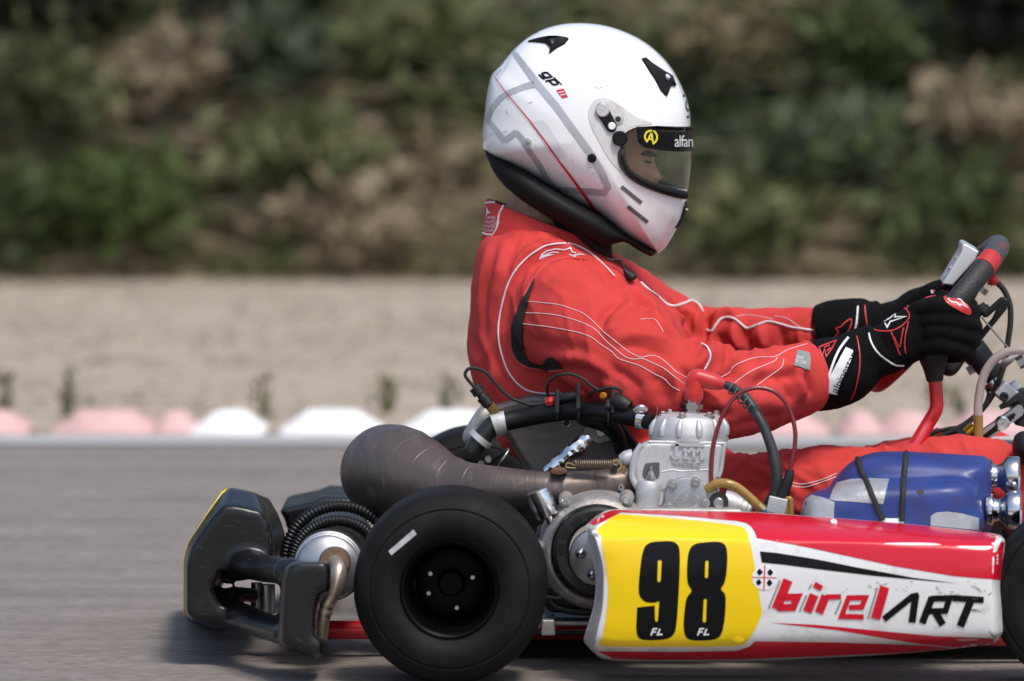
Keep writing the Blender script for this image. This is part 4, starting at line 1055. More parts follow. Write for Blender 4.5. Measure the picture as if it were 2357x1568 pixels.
Ar = [stroke(ZP([(1645, 640), (1790, 524), (1822, 518)]), 14.5), stroke(ZP([(1808, 512), (1788, 656)]), 16.5), stroke(ZP([(1890, 528), (1840, 660)]), 16.5), stroke(ZP([(1884, 535), (1979, 533), (1958, 597), (1866, 600)]), 14), stroke(ZP([(1905, 600), (1945, 668)]), 16.5), stroke(ZP([(1995, 532), (2152, 542)]), 14.5), stroke(ZP([(2088, 540), (2033, 676)]), 18)]
dp('sponsor_letters', Ar, m_blkp, .0012)
dp('round_badge', [[circ(zP(1040, 428), 29, 32)]], m_whis, .0009)
dp('badge_cross', [stroke(ZP([(1040, 366), (1036, 490)]), 3), stroke(ZP([(976, 427), (1034, 428)]), 2), stroke(ZP([(1043, 428), (1102, 430)]), 2)], m_redp, .0013)
dp('badge_mark', [[[(a+7*r*math.cos(t*.7854)*k, b+8*r*math.sin(t*.7854)) for t, k in zip(range(8), (1, .6, 1, .9, 1, .7, 1, .5))]] for (a, b), r in zip(M_(zP, [(1015, 400), (1068, 402), (1010, 452), (1065, 455)]), (1, 1, .95, 1))], m_blkp, .0013)
rs = random.Random(3)
scuffs = []
for i in range(38):
    x = rs.uniform(1420, 2200); y = 470+rs.gauss(0, 22)+(x-1500)*.03 if i < 26 else rs.uniform(480, 700); a = rs.uniform(-.5, .9); l = rs.uniform(4, 26)
    if i >= 26: x = rs.uniform(1900, 2210)
    scuffs.append(stroke(ZP([(x, y), (x+l*.5*math.cos(a), y+l*.5*math.sin(a)+rs.uniform(-3, 3)), (x+l*math.cos(a), y+l*math.sin(a))]), [rs.uniform(.5, 1.2), rs.uniform(.8, 2.2), .5]))
for a, b in (([(2090, 470), (2125, 485), (2140, 505)], 3), ([(2085, 590), (2115, 592), (2140, 602)], 4), ([(1180, 515), (1190, 530), (1186, 560)], 7), ([(2180, 700), (2200, 725), (2215, 735)], 4)): scuffs.append(stroke(ZP(a), [b*.4, b*.8, b*.3]))
dp('scuff_mark', scuffs, mat('rubber_scuff', (.13, .10, .09), .8, var=.5, vscale=80), .0012)
# raw plastic edge of the panel: the curled lip at its back end
g = G(); lip_cols = [[Vector(r[i]) for i in range(0, 13)] for r in rr_]
rows_lip = []
for r in rr_[8:58]:
    a = Vector(r[0]); rows_lip.append([a+Vector((0, -.002, 0))]+[Vector(r[i])+Vector((-.0002*0, -.0012, 0)) for i in range(0, 15, 2)])
g.rings(rows_lip, closed_ring=False); mk('panel_lip', g, m_rawp, pod_o, smooth=0)
g = G()
for x, y in ((278, 285), (265, 700), (920, 300), (905, 715)): 
    h, n = hit(bpod, *zP(x, y)); g.lathe(h+Vector((0, .0015, 0)), (0, -1, 0), [(-.001, .013), (.0002, .010), (.0010, .005), (.0012, .001)], 20, cap=False)
mk('panel_dimple', g, m_yelp, pod_o)
g = G(); h, n = hit(bpod, *zP(1390, 157)); g.bolt(h+Vector((0, -.001, .002)), .005, .004, (0, -.6, .8)); mk('panel_screw', g, m_whis, pod_o)
# far pod: red lid with a white lower edge
g = G(); fy = 1.22
rings_uv(g, [(o, Y) for o, Y in [([(1560, 1036), (1672, 1040), (1900, 1052), (2200, 1066), (2200, 1200), (1560, 1200)], fy+.16), ([(1560, 1040), (1672, 1043), (1900, 1055), (2200, 1068), (2200, 1230), (1560, 1230)], fy+.03), ([(1560, 1062), (1672, 1064), (1900, 1072), (2200, 1082), (2200, 1240), (1560, 1240)], fy)]])
fp = mk('far_side_pod', g, m_whip, kart, smooth=0, bevel=.008, bseg=3); bake(fp); bfp = tree(fp)
drape('red_panel', [[[(1566, 1042), (1672, 1044), (1900, 1055), (2190, 1068), (2190, 1080), (1900, 1070), (1672, 1062), (1566, 1060)]]], bfp, m_redp, fp, .001, 9)

# ------------------------------------------------------------------ intake silencer (blue)
ab = bpy.data.objects.new('intake_silencer', None); COL.objects.link(ab); ab.parent = kart; ab.matrix_parent_inverse = Matrix.Translation(-kart.location)
g = G()
g.inflate(M_(zB, [(520, 860), (560, 780), (640, 680), (740, 590), (870, 525), (1050, 497), (1400, 505), (1800, 530), (2020, 545), (2048, 600), (2048, 900), (2030, 1250), (1400, 1280), (700, 1280), (520, 1200)]), zB(1400, 900), .31, .09, a=.42, b=.55, n=72, rings=12, smooth=2)
g.inflate(M_(zB, [(265, 1080), (290, 950), (350, 895), (520, 850), (620, 790), (800, 750), (1200, 735), (1600, 722), (1780, 725), (1890, 770), (1940, 850), (1955, 1000), (1950, 1250), (1400, 1290), (300, 1290)]), zB(1100, 1010), .245, .095, a=.42, b=.5, n=72, rings=12, smooth=2)
blue = remesh(g, 'silencer_box', m_blue, ab, .0042, 8); bblue = tree(blue)
drape('tape_patch', [[M_(zB, [(600, 778), (660, 762), (740, 745), (900, 738), (1092, 745), (1075, 800), (1058, 870), (1045, 930), (1032, 980), (900, 970), (700, 955), (575, 950), (530, 935), (555, 860)])]], bblue, m_tape, ab, .0008, 7)
drape('tape_patch', [[M_(zB, [(262, 1090), (275, 1000), (305, 930), (360, 895), (450, 915), (530, 940), (576, 965), (572, 1040), (570, 1110), (400, 1100)])]], bblue, m_tape, ab, .0008, 7)
drape('tape_patch', [[M_(zB, [(1480, 1090), (1530, 1058), (1640, 1050), (1760, 1065), (1930, 1110), (1932, 1225), (1478, 1180)])]], bblue, m_tape, ab, .0008, 7)
drape('box_hole', [[M_(zB, [(1345, 850), (1380, 842), (1420, 850), (1410, 880), (1385, 893), (1360, 880)])]], bblue, m_black, ab, .0008, 6)
g = G()
seam(g, M_(zB, [(792, 548), (830, 660), (880, 780), (940, 920), (990, 1040), (1030, 1130)]), bblue, .0042, .002, 40, 8)
seam(g, M_(zB, [(1252, 492), (1240, 600), (1225, 760), (1218, 900), (1212, 1020), (1208, 1140)]), bblue, .0042, .002, 40, 8)
mk('tie_cord', g, m_cord, ab)
g = G()
g.lathe(P(*zB(2030, 715), .30), (1, -.10, .0), [(-.006, .001), (-.006, .0235), (0, .0245), (.003, .024), (.005, .019), (.011, .0165), (.016, .0175), (.021, .0225), (.025, .0275), (.028, .0290), (.043, .0296), (.0445, .0285), (.042, .026), (.022, .016), (.014, .014), (.0, .0135)], 48, cap=False)
g.lathe(P(*zB(2045, 1035), .25), (1, -.10, .0), [(-.006, .001), (-.006, .0235), (0, .0245), (.003, .024), (.005, .019), (.011, .0165), (.016, .0175), (.021, .0225), (.025, .0275), (.028, .0290), (.043, .0296), (.0445, .0285), (.042, .026), (.022, .016), (.014, .014), (.0, .0135)], 48, cap=False)
mk('intake_trumpet', g, m_chrome, ab)
g = G(); g.box(P(*zB(1115, 1130), .16), (.035, .02, .008)); mk('strap_plate', g, m_whis, ab, smooth=0, bevel=.001)

# ------------------------------------------------------------------ tank, steering, lever
g = G(); g.prism(M_(zB, [(1860, 540), (1900, 460), (2260, 450), (2600, 470), (2600, 800), (2290, 760), (1900, 620)]), .60, .84); mk('fuel_tank', g, m_beige, kart, smooth=0, bevel=.010, bseg=3)
SW = P(2157, 722, .72); e1 = Vector((310, 0, 345)).normalized(); e2 = Vector((0, 1, 0)); en = e1.cross(e2)
sw = bpy.data.objects.new('steering_wheel', None); COL.objects.link(sw); sw.parent = kart; sw.matrix_parent_inverse = Matrix.Translation(-kart.location)
RW = .139
def rimpt(a): return SW+e1*(RW*math.cos(a))+e2*(RW*math.sin(a))
def arc(a0, a1, r, name, m):
    g = G(); n = max(4, int(abs(a1-a0)/4)); g.tube([rimpt(R(a0+(a1-a0)*i/n)) for i in range(n+1)], r, 18, smooth=1); return mk(name, g, m, sw)
m_grip = mat('grip_leather', (.018, .018, .019), .55, bump=.8, bscale=230, var=.2, vscale=90)
m_gripr = mat('grip_red', (.42, .020, .018), .5, bump=.5, bscale=230, dirt=(.12, .02, .02), dscale=40, dlo=.55, dhi=.8)
m_gripg = mat('grip_grey', (.05, .05, .052), .5, bump=.5, bscale=300, dirt=(.28, .03, .03), dscale=34, dlo=.56, dhi=.62)
arc(-32, 32, .0172, 'rim_top', m_gripg); arc(32, 44, .0175, 'rim_band', m_gripr); arc(-44, -32, .0175, 'rim_band', m_gripr)
arc(44, 128, .0170, 'rim_grip', m_grip); arc(-128, -44, .0170, 'rim_grip', m_grip); arc(128, 232, .0172, 'rim_bottom', m_gripr)
g = G()
for a in (0, 90, 180, 270): g.tube([rimpt(R(a)), SW+en*.0+(rimpt(R(a))-SW)*.15+Vector((.02, 0, -.02))], .008, 10, smooth=1)
mk('spoke', g, m_black, sw)
# lap timer standing on the wheel
g = G(); o = M_(zS, [(1235, 118), (1255, 113), (1345, 165), (1325, 215), (1170, 385), (1105, 375), (1230, 165)])
g.prism(o, .655, .785); disp = mk('lap_timer', g, mat('silver_case', (.66, .68, .70), .35, metal=.5), sw, smooth=0, bevel=.004, bseg=3)
g = G()
for x, y in ((1188, 205), (1150, 268), (1118, 330), (1175, 240), (1108, 362)):
    g.tube([P(*zS(x, y), .70), P(*zS(x+14, y+10), .70)], .0045, 10, smooth=1)
mk('timer_button', g, m_chrome, sw)
g = G(); g.prism(M_(zS, [(1330, 180), (1365, 165), (1240, 350), (1190, 400), (1180, 370)]), .665, .775); mk('timer_back', g, m_black, sw, smooth=0, bevel=.004)
g = G(); g.tube([P(*zS(1405, 345), .70), P(*zS(1440, 352), .70), P(*zS(1465, 365), .70)], [.008, .009, .006], 12); mk('timer_plug', g, m_redr, sw)
g = G(); g.tube([P(*zS(1355, 430), .70), P(*zS(1380, 400), .70)], .009, 12, smooth=1); mk('wheel_bolt', g, m_steel, sw)
g = G(); g.tube([P(*zS(a, b), .70) for a, b in [(1465, 368), (1510, 420), (1545, 510), (1550, 620), (1535, 740), (1515, 870), (1480, 990), (1420, 1120), (1340, 1220), (1240, 1300), (1100, 1370), (1000, 1420)]], .0045, 10)
g.tube([P(*zS(a, b), .70) for a, b in [(990, 1410), (1050, 1350), (1150, 1320), (1230, 1310)]], .003, 8); g.tube([P(*zS(a, b), .72) for a, b in [(1380, 1040), (1405, 1090), (1380, 1170)]], .0025, 8)
mk('cable', g, m_cord, kart)
# hub, spokes, column
g = G(); a = P(*zX(880, 520), .72); b = P(*zX(1130, 820), .72)
g.tube([P(*zX(780, 420), .72), a, P(*zX(1000, 660), .72), b], [.014, .021, .020, .016], 20, smooth=3); mk('hub_boss', g, m_black, sw)
g = G(); g.rings([[P(*zX(x, y), Y) for x, y in [(1200, 30), (1262, 60), (1240, 160), (985, 475), (950, 420), (1100, 240)]] for Y in (.66, .675)])
g.rings([[P(*zX(x, y), Y) for x, y in [(1020, 180), (1190, 30), (1230, 40), (1220, 90), (1050, 240), (1000, 235)]] for Y in (.63, .65)])
mk('wheel_arm', g, m_plastic, sw, smooth=0, bevel=.003)
g = G()
for x, y in ((985, 150), (1020, 170)): g.tube([P(*zX(x-20, y-30), .64), P(*zX(x+15, y+25), .64)], .010, 10, smooth=1)
mk('arm_clamp', g, m_black, sw)
g = G(); g.tube([P(*zX(1000, 240), .64), P(*zX(1250, 530), .66)], .0016, 6, smooth=1); mk('throttle_wire', g, m_steel, kart)
g = G()
for p, q in (((860, 770), (915, 740)), ((780, 660), (825, 640)), ((965, 345), (985, 365))): g.tube([P(*zX(*p), .69), P(*zX(*q), .69)], .007, 8, smooth=1)
mk('hub_bolt', g, m_steel, sw, smooth=30)
g = G(); g.tube([P(*zX(650, 640), .66), P(*zX(655, 710), .66), P(*zX(690, 735), .66), P(*zX(760, 680), .66), P(*zX(800, 650), .66)], [.012, .013, .012, .009, .006], 12); mk('switch_pod', g, m_black, sw)
g = G(); g.tube([P(*zX(1080, 860), .72), P(*zX(1300, 1050), .72), P(*zX(1700, 1420), .72)], .0125, 18, smooth=1); mk('steering_column', g, m_chrome, kart)
g = G(); c = P(*zX(1255, 985), .70); g.box(c, (.036, .05, .026), rot=Matrix.Rotation(R(40), 3, 'Y')); g.tube([P(*zX(1280, 880), .69), P(*zX(1340, 960), .69)], .011, 8, smooth=1); mk('column_clamp', g, m_alu, kart, smooth=0, bevel=.003)
g = G(); g.bolt(P(*zX(1217, 1010), .672), .007, .005); mk('clamp_bolt', g, m_dark, kart, smooth=30)
# slotted aluminium arm and gold tube
g = G()
out = M_(zX, [(880, 1440), (900, 1410), (1300, 1130), (1350, 1090), (1390, 1100), (1410, 1140), (1395, 1190), (930, 1530), (890, 1500)]); slot = M_(zX, [(935, 1440), (1255, 1190), (1310, 1165), (1330, 1180), (1310, 1225), (960, 1480)])
emb = emboss('slotted_arm', [[out, slot]], .012, mat('arm_alu', (.48, .48, .50), .32, metal=.9, rvar=.1), kart, .62)
g = G(); g.prism(out, .63, .645); mk('arm_shade_backing', g, mat('arm_shade', (.05, .048, .045), .6, metal=.4), kart, smooth=0)
g = G(); c = P(*zX(1200, 1275), .605); g.lathe(c, (0, 1, 0), [(-.004, .001), (-.004, .008), (-.001, .011), (.01, .0115)], 20, cap=False); mk('arm_bolt', g, m_chrome, kart)
g = G(); g.tube([P(*zX(560, 1570), .64), P(*zX(780, 1440), .64), P(*zX(930, 1310), .64)], .010, 14, smooth=1); mk('gold_rod', g, m_gold, kart)
g = G(); g.tube([P(*zX(760, 1370), .625), P(*zX(830, 1450), .61), P(*zX(930, 1560), .61)], [.009, .011, .010], 10, smooth=3); mk('arm_clip', g, m_black, kart)
g = G(); g.prism(M_(zX, [(1170, 1150), (1330, 1010), (1420, 950), (1700, 1100), (1700, 1500), (1400, 1310), (1310, 1290), (1420, 1190), (1350, 1080)]), .64, .72); mk('column_mount', g, m_black, kart, smooth=0, bevel=.004)
g = G(); g.tube([P(*zX(a, b), .57) for a, b in [(965, 1480), (962, 1330), (960, 1200), (962, 1100), (975, 980), (1000, 860), (1050, 740), (1130, 640), (1230, 580), (1340, 560), (1480, 575), (1600, 640)]], .0068, 14); mk('clear_hose', g, m_clear, kart)
g = G()
for y in (1205, 1225, 1250, 1310): ring(g, P(*zX(961, y), .57), (0, 0, 1), .0068, .003, .0008)
g.tube([P(*zX(962, 1200), .57), P(*zX(964, 1470), .57)], .0074, 12, smooth=1); mk('hose_tail', g, m_amber, kart)
g = G(); g.rings([[P(*zX(x, y), Y) for x, y in [(1165, 700), (1210, 640), (1330, 610), (1340, 640), (1215, 745)]] for Y in (.67, .68)]); mk('column_bracket', g, m_greys, kart, smooth=0)
g = G(); g.tube([P(*zX(1350, 690), .66), P(*zX(1420, 650), .66)], .010, 6, smooth=1); mk('bracket_nut', g, m_steel, kart, smooth=30)
g = G(); g.inflate(M_(zX, [(1300, 1570), (1310, 1420), (1360, 1365), (1440, 1350), (1600, 1400), (1600, 1650), (1400, 1680)]), zX(1450, 1510), .50, .04, n=32, rings=8); mk('pedal_cover', g, m_black, kart)
# gear lever: bent red tube with a black boot
g = G(); g.tube([P(*zS(a, b), Y) for a, b, Y in [(1055, 990, .55), (1062, 1060, .55), (1066, 1130, .55), (1066, 1180, .55), (1050, 1225, .55), (1010, 1290, .55), (950, 1390, .54), (890, 1500, .53), (850, 1570, .52)]], .0105, 18, smooth=5)
lever = mk('gear_lever', g, m_redf, kart)
g = G(); g.tube([P(*zS(a, b), .55) for a, b in [(1048, 800), (1046, 860), (1050, 930), (1056, 1010)]], [.0235, .0225, .0165, .0125], 18); mk('lever_grip', g, m_black, lever)
# ================================================================== the driver
YC = .72
m_skin = mat('skin', (.44, .235, .14), .55, var=.16, vscale=40, bump=.15, bscale=300, spec=.3)
m_hair = mat('dark_hair', (.012, .009, .008), .6)
m_suit = mat('red_suit_cloth', (.53, .045, .039), .8, var=.08, vscale=12, bump=.55, bscale=700, dirt=(.41, .033, .029), dscale=7, dlo=.50, dhi=.80, spec=.25)
m_vest = mat('faded_red_cloth', (.50, .054, .048), .8, var=.05, vscale=12, bump=.5, bscale=700, spec=.25)
m_knit = mat('black_knit', (.008, .008, .008), .85, bump=.6, bscale=420)
m_glove = mat('glove_suede', (.004, .004, .0045), .9, bump=.5, bscale=520, spec=.12)
m_pipe_w = mat('white_piping', (.66, .64, .64), .6)
m_thread = mat('white_thread', (.66, .52, .51), .7)
m_redprint = mat('red_print', (.48, .022, .024), .55)
m_whprint = mat('white_print', (.64, .63, .64), .5)
m_shell = mat('white_shell', (.80, .80, .81), .16, coat=.7, dirt=(.60, .58, .57), dscale=16, dlo=.62, dhi=.92)
m_lining = mat('black_lining', (.008, .008, .009), .8)
m_helmrub = mat('helmet_rubber', (.006, .006, .0065), .6, spec=.2)
m_grph = mat('silver_graphic', (.44, .44, .47), .3, metal=.2, var=.14, vscale=14, coat=.4)
m_grpl = mat('pale_graphic', (.66, .66, .69), .25, coat=.5)
m_grpr = mat('red_graphic', (.60, .012, .03), .25, coat=.5)

# ---------------------------------------------------------- body: one continuous surface
def arm_pts(near):
    if near: return [(1285, 700, .60, .074), (1315, 735, .52, .080), (1405, 800, .46, .079), (1500, 868, .425, .073), (1585, 905, .41, .067), (1650, 915, .415, .064), (1720, 905, .44, .062), (1800, 887, .485, .057), (1872, 866, .53, .051)]
    return [(1330, 650, .85, .070), (1430, 715, .95, .072), (1530, 752, .985, .055), (1600, 778, .985, .049), (1680, 778, .965, .046), (1760, 775, .94, .044), (1840, 768, .91, .042), (1895, 765, .885, .040)]
g = G()
HEAD = M_(zH, [(600, 480), (760, 430), (950, 470), (1090, 600), (1165, 740), (1192, 830), (1198, 890), (1178, 940), (1196, 985), (1222, 1030), (1226, 1058), (1196, 1075), (1200, 1120), (1180, 1200), (1100, 1270), (950, 1240), (800, 1180), (640, 1080), (540, 900), (520, 680)])
g.inflate(HEAD, zH(850, 850), YC, .074, a=.85, b=.8, n=90, rings=14, smooth=3)
g.tube([P(*zH(640, 980), YC), P(*zH(560, 1090), YC), P(*zH(515, 1180), YC), P(*zH(490, 1320), YC), P(*zH(470, 1460), YC)], [.044, .047, .050, .056, .07], 20)
g.inflate([(1150, 540), (1120, 620), (1108, 720), (1110, 830), (1140, 930), (1220, 1040), (1400, 1090), (1520, 1060), (1560, 960), (1565, 840), (1530, 740), (1440, 660), (1340, 590), (1240, 540)], (1310, 800), YC, .15, a=.8, b=.6, n=60)
for near in (True, False): g.tube([P(u, v, Y) for u, v, Y, r in arm_pts(near)], [r*.72 for *_, r in arm_pts(near)], 16)
LEG = {True: [(1400, 1085, .64, .085), (1560, 1130, .60, .075), (1720, 1160, .58, .066), (1880, 1130, .56, .060), (2050, 1108, .55, .052), (2190, 1085, .55, .053), (2290, 1100, .55, .050), (2400, 1200, .54, .047), (2560, 1400, .54, .042)],
       False: [(1400, 1085, .80, .085), (1600, 1160, .83, .068), (1800, 1160, .87, .058), (2000, 1118, .90, .053), (2150, 1076, .92, .050), (2270, 1072, .92, .048), (2400, 1180, .90, .048), (2560, 1390, .88, .042)]}
for k in LEG: g.tube([P(u, v, Y) for u, v, Y, r in LEG[k]], [r*.8 for *_, r in LEG[k]], 16)
person = remesh(g, 'person', m_skin, None, .0032, 4)
tag(person, 'driver in a red racing suit, white helmet and black gloves sitting in the kart, hands on the steering wheel', 'person')
person['label'] = 'driver in red racing suit, white helmet and black gloves, hands on the steering wheel'
# face: eyes, lids and brows
for sgn in (-1, 1):
    def FP(x, y, dy): 
        p = P(*zH(x, y), YC); return Vector((p.x, YC+sgn*dy, p.z))
    g = G(); g.inflate([zH(1128+24*math.cos(a), 944+15*math.sin(a)) for a in [2*math.pi*k/12 for k in range(12)]], zH(1128, 944), YC+sgn*.036, .009, n=24, rings=6)
    mk('eye', g, mat('eye_white', (.35, .30, .28), .3), person)
    g = G(); g.tube([FP(1085, 950, .047), FP(1110, 938, .047), FP(1135, 932, .044), FP(1160, 940, .036)], [.002, .0036, .0040, .002], 8); mk('eyelid', g, m_skin, person)
    g = G(); g.tube([FP(1075, 958, .0490), FP(1110, 947, .0495), FP(1140, 944, .0480), FP(1168, 950, .040)], [.0010, .0019, .0022, .0012], 6); mk('eyelash', g, m_hair, person)
    g = G(); g.tube([FP(1075, 905, .054), FP(1115, 892, .052), FP(1150, 896, .045), FP(1185, 908, .030)], [.0015, .0036, .0046, .0032], 8, flat=(Vector((1, 0, 0)), .8)); mk('eyebrow', g, m_hair, person)

# ---------------------------------------------------------- suit
g = G()
TOR = [(1130, 543), (1110, 568), (1100, 605), (1092, 660), (1086, 720), (1084, 790), (1088, 850), (1102, 905), (1130, 965), (1190, 1040), (1330, 1095), (1480, 1100), (1545, 1010), (1570, 900), (1580, 800), (1555, 735), (1515, 690), (1468, 645), (1425, 605), (1380, 578), (1310, 546), (1220, 520)]
g.inflate(TOR, (1310, 790), YC, .185, a=.72, b=.62, n=84, rings=16, smooth=3, wf=lambda p: 1.0)
for near in (True, False): g.tube([P(u, v, Y) for u, v, Y, r in arm_pts(near)], [r for *_, r in arm_pts(near)], 28)
for k in LEG: g.tube([P(u, v, Y) for u, v, Y, r in LEG[k]], [r for *_, r in LEG[k]], 24)
g.tube([P(1250, 645, .90), P(1255, 632, .72), P(1264, 641, .555)], [.055, .056, .058], 20)      # shoulder yoke
suit = mk('racing_suit', g, [m_suit], person, smooth=0)
a = suit.modifiers.new('r', 'REMESH'); a.mode = 'VOXEL'; a.voxel_size = .0039; a.use_smooth_shade = True
sm = suit.modifiers.new('s', 'SMOOTH'); sm.iterations = 6; sm.factor = .5
bake(suit)
def U(pts): return M_(zU, pts)
def sculpt(o, strokes):
    """push the cloth out (or in) along hand-placed fold lines that lie on it"""
    bv = tree(o); S_ = []
    for pts, w, amp in strokes:
        q = snap(pts, bv, 0, 26)
        if len(q) > 2: S_.append((q, w, amp))
    me = o.data; no = [v.normal.copy() for v in me.vertices]; co = [v.co.copy() for v in me.vertices]
    # coarse cells to look up only near vertices
    cell = .03; grid = {}
    for i, c in enumerate(co): grid.setdefault((int(c.x//cell), int(c.y//cell), int(c.z//cell)), []).append(i)
    disp = [0.0]*len(co); LEGZ = P(1700, 1010, .6).z
    for q, w, amp in S_:
        cand = set(); rad = w*2.2; n = int(rad//cell)+1
        for p in q:
            kx, ky_, kz = int(p.x//cell), int(p.y//cell), int(p.z//cell)
            for a_ in range(-n, n+1):
                for b_ in range(-n, n+1):
                    for c_ in range(-n, n+1): cand.update(grid.get((kx+a_, ky_+b_, kz+c_), ()))
        m = len(q)
        for i in cand:
            c = co[i]; best = 9; bt = 0
            for j, p in enumerate(q):
                d = (c-p).length_squared
                if d < best: best = d; bt = j/(m-1)
            if best < rad*rad:
                fade = min(1, bt/.22, (1-bt)/.22)
                disp[i] += 1.5*amp*math.exp(-best/(w*w))*(.15+.85*fade)
    for i, v in enumerate(me.vertices):
        c = co[i]
        nz_ = noise.noise(Vector((c.x*9, c.y*9, c.z*9)))*.0030+noise.noise(Vector((c.x*22+3, c.y*22, c.z*14)))*.0016
        w1 = noise.noise(Vector((c.x*7, c.y*7, c.z*7)))
        rg_ = (1-abs(noise.noise(Vector((c.x*20+w1*2.2, c.y*7, c.z*9+w1)))))**3
        rg2 = (1-abs(noise.noise(Vector((c.x*38+c.z*14+w1*3, c.y*12, c.z*16-c.x*8)))))**4
        k_w = .35+.65*max(0, min(1, .5+1.4*noise.noise(Vector((c.x*5+4, c.y*5, c.z*5)))))
        v.co = c+no[i]*(disp[i]+nz_+k_w*(2.0 if c.z < LEGZ else 1.0)*(rg_*.0048+rg2*.0015))
    me.update()
W1, W2, W3 = .0050, .0082, .0135
FOLDS = [
    # back panel: long soft creases fanning from the collar
    (U([(215, 330), (190, 480), (165, 650), (150, 820)]), W2, .003), (U([(260, 310), (235, 450), (200, 600), (190, 760), (200, 950)]), W2, -.003), (U([(330, 300), (290, 420), (250, 560)]), W2, .003), (U([(400, 290), (340, 400), (290, 500)]), W1, -.0025),
    (U([(120, 900), (170, 1000), (190, 1120)]), W2, -.004), (U([(150, 860), (220, 980), (240, 1100), (250, 1200)]), W2, .003), (U([(230, 960), (290, 1100), (380, 1210)]), W1, -.002),
    (U([(560, 345), (500, 330), (440, 300)]), W1, -.002), (U([(470, 265), (520, 300), (640, 300), (760, 340)]), W2, .004),
    # front of shoulder and chest
    (U([(900, 470), (960, 560), (1020, 640), (1060, 760)]), W2, .006), (U([(860, 480), (920, 580), (960, 650)]), W2, -.005), (U([(1010, 540), (1080, 660), (1150, 760), (1230, 860)]), W2, -.008), (U([(1080, 620), (1160, 740), (1250, 860), (1330, 930)]), W2, .007), (U([(1190, 780), (1260, 900), (1330, 950)]), W1, -.005),
    # upper sleeve
    (U([(1000, 680), (930, 720), (880, 780), (870, 850)]), W2, -.007), (U([(1060, 690), (960, 760), (930, 830), (960, 900)]), W3, .006), (U([(560, 560), (700, 560), (830, 600)]), W3, .004), (U([(450, 900), (560, 930), (700, 960), (800, 1030)]), W3, -.005), (U([(620, 1010), (720, 1000), (840, 1040), (960, 1120)]), W2, .005), (U([(520, 1050), (640, 1080), (780, 1100), (900, 1180)]), W3, -.008),
    (U([(980, 900), (1080, 880), (1200, 900), (1320, 950)]), W2, .006), (U([(930, 960), (1040, 940), (1160, 960), (1280, 1020)]), W2, -.004), (U([(760, 1130), (900, 1160), (1020, 1240), (1100, 1330)]), W2, .004), (U([(900, 1060), (1020, 1120), (1120, 1210)]), W2, -.004),
    # bunched cloth at the elbow
    (U([(1360, 950), (1440, 930), (1490, 960), (1490, 1030), (1440, 1090)]), W3, .013), (U([(1505, 1010), (1490, 1070), (1430, 1120), (1380, 1160)]), W2, -.014), (U([(1530, 1060), (1560, 1010), (1610, 1000), (1645, 1040), (1620, 1090)]), W3, .012), (U([(1660, 1040), (1640, 1090), (1580, 1140), (1500, 1190)]), W2, -.009), (U([(1320, 1060), (1370, 1110), (1400, 1190), (1390, 1290)]), W2, -.007), (U([(1260, 1080), (1310, 1140), (1330, 1230), (1300, 1320)]), W2, .006), (U([(1150, 1100), (1220, 1180), (1230, 1290)]), W3, -.005), (U([(1440, 1200), (1520, 1260), (1620, 1290)]), W2, .005), (U([(1430, 1290), (1540, 1330), (1640, 1330)]), W2, -.005),
    # forearm
    (U([(1700, 1050), (1780, 1010), (1880, 1000)]), W2, .005), (U([(1740, 1190), (1830, 1130), (1930, 1110), (2040, 1120)]), W2, -.006), (U([(1680, 1130), (1760, 1090), (1850, 1070)]), W2, .004), (U([(1930, 1040), (1990, 1090), (2040, 1180), (2060, 1270)]), W2, .007), (U([(1900, 1110), (1960, 1180), (1990, 1280)]), W2, -.006), (U([(2060, 1090), (2100, 1160), (2110, 1240)]), W1, -.005), (U([(1730, 1280), (1840, 1260), (1960, 1300)]), W3, .005), (U([(1660, 1400), (1780, 1380), (1900, 1340)]), W2, -.004),
    # far sleeve
    (U([(1190, 650), (1260, 720), (1320, 800), (1380, 900)]), W2, .007), (U([(1250, 660), (1310, 750), (1350, 850)]), W2, -.006), (U([(1300, 720), (1390, 760), (1440, 850)]), W2, .006), (U([(1470, 740), (1480, 800), (1470, 880), (1480, 960)]), W2, -.013), (U([(1420, 700), (1450, 770), (1440, 880)]), W2, .007), (U([(1530, 800), (1560, 760), (1630, 750), (1680, 790)]), W2, .008), (U([(1560, 850), (1570, 920), (1600, 1000)]), W2, -.006), (U([(1640, 800), (1650, 880), (1700, 970)]), W2, .006), (U([(1740, 820), (1720, 900), (1760, 980)]), W2, -.006), (U([(1820, 810), (1810, 880), (1860, 960)]), W2, .005), (U([(1950, 830), (1930, 900), (1980, 950)]), W2, -.005), (U([(2050, 840), (2040, 890), (2080, 930)]), W1, .004),
    # thighs
    ([(1690, 1095), (1740, 1085), (1800, 1110), (1850, 1150)], W2, .006), ([(1680, 1130), (1730, 1120), (1790, 1140)], W2, -.006), ([(1700, 1080), (1760, 1070), (1840, 1085)], W2, .004), ([(1820, 1070), (1900, 1060), (1960, 1050)], W2, -.004),
]
sculpt(suit, FOLDS)
bs = tree(suit)
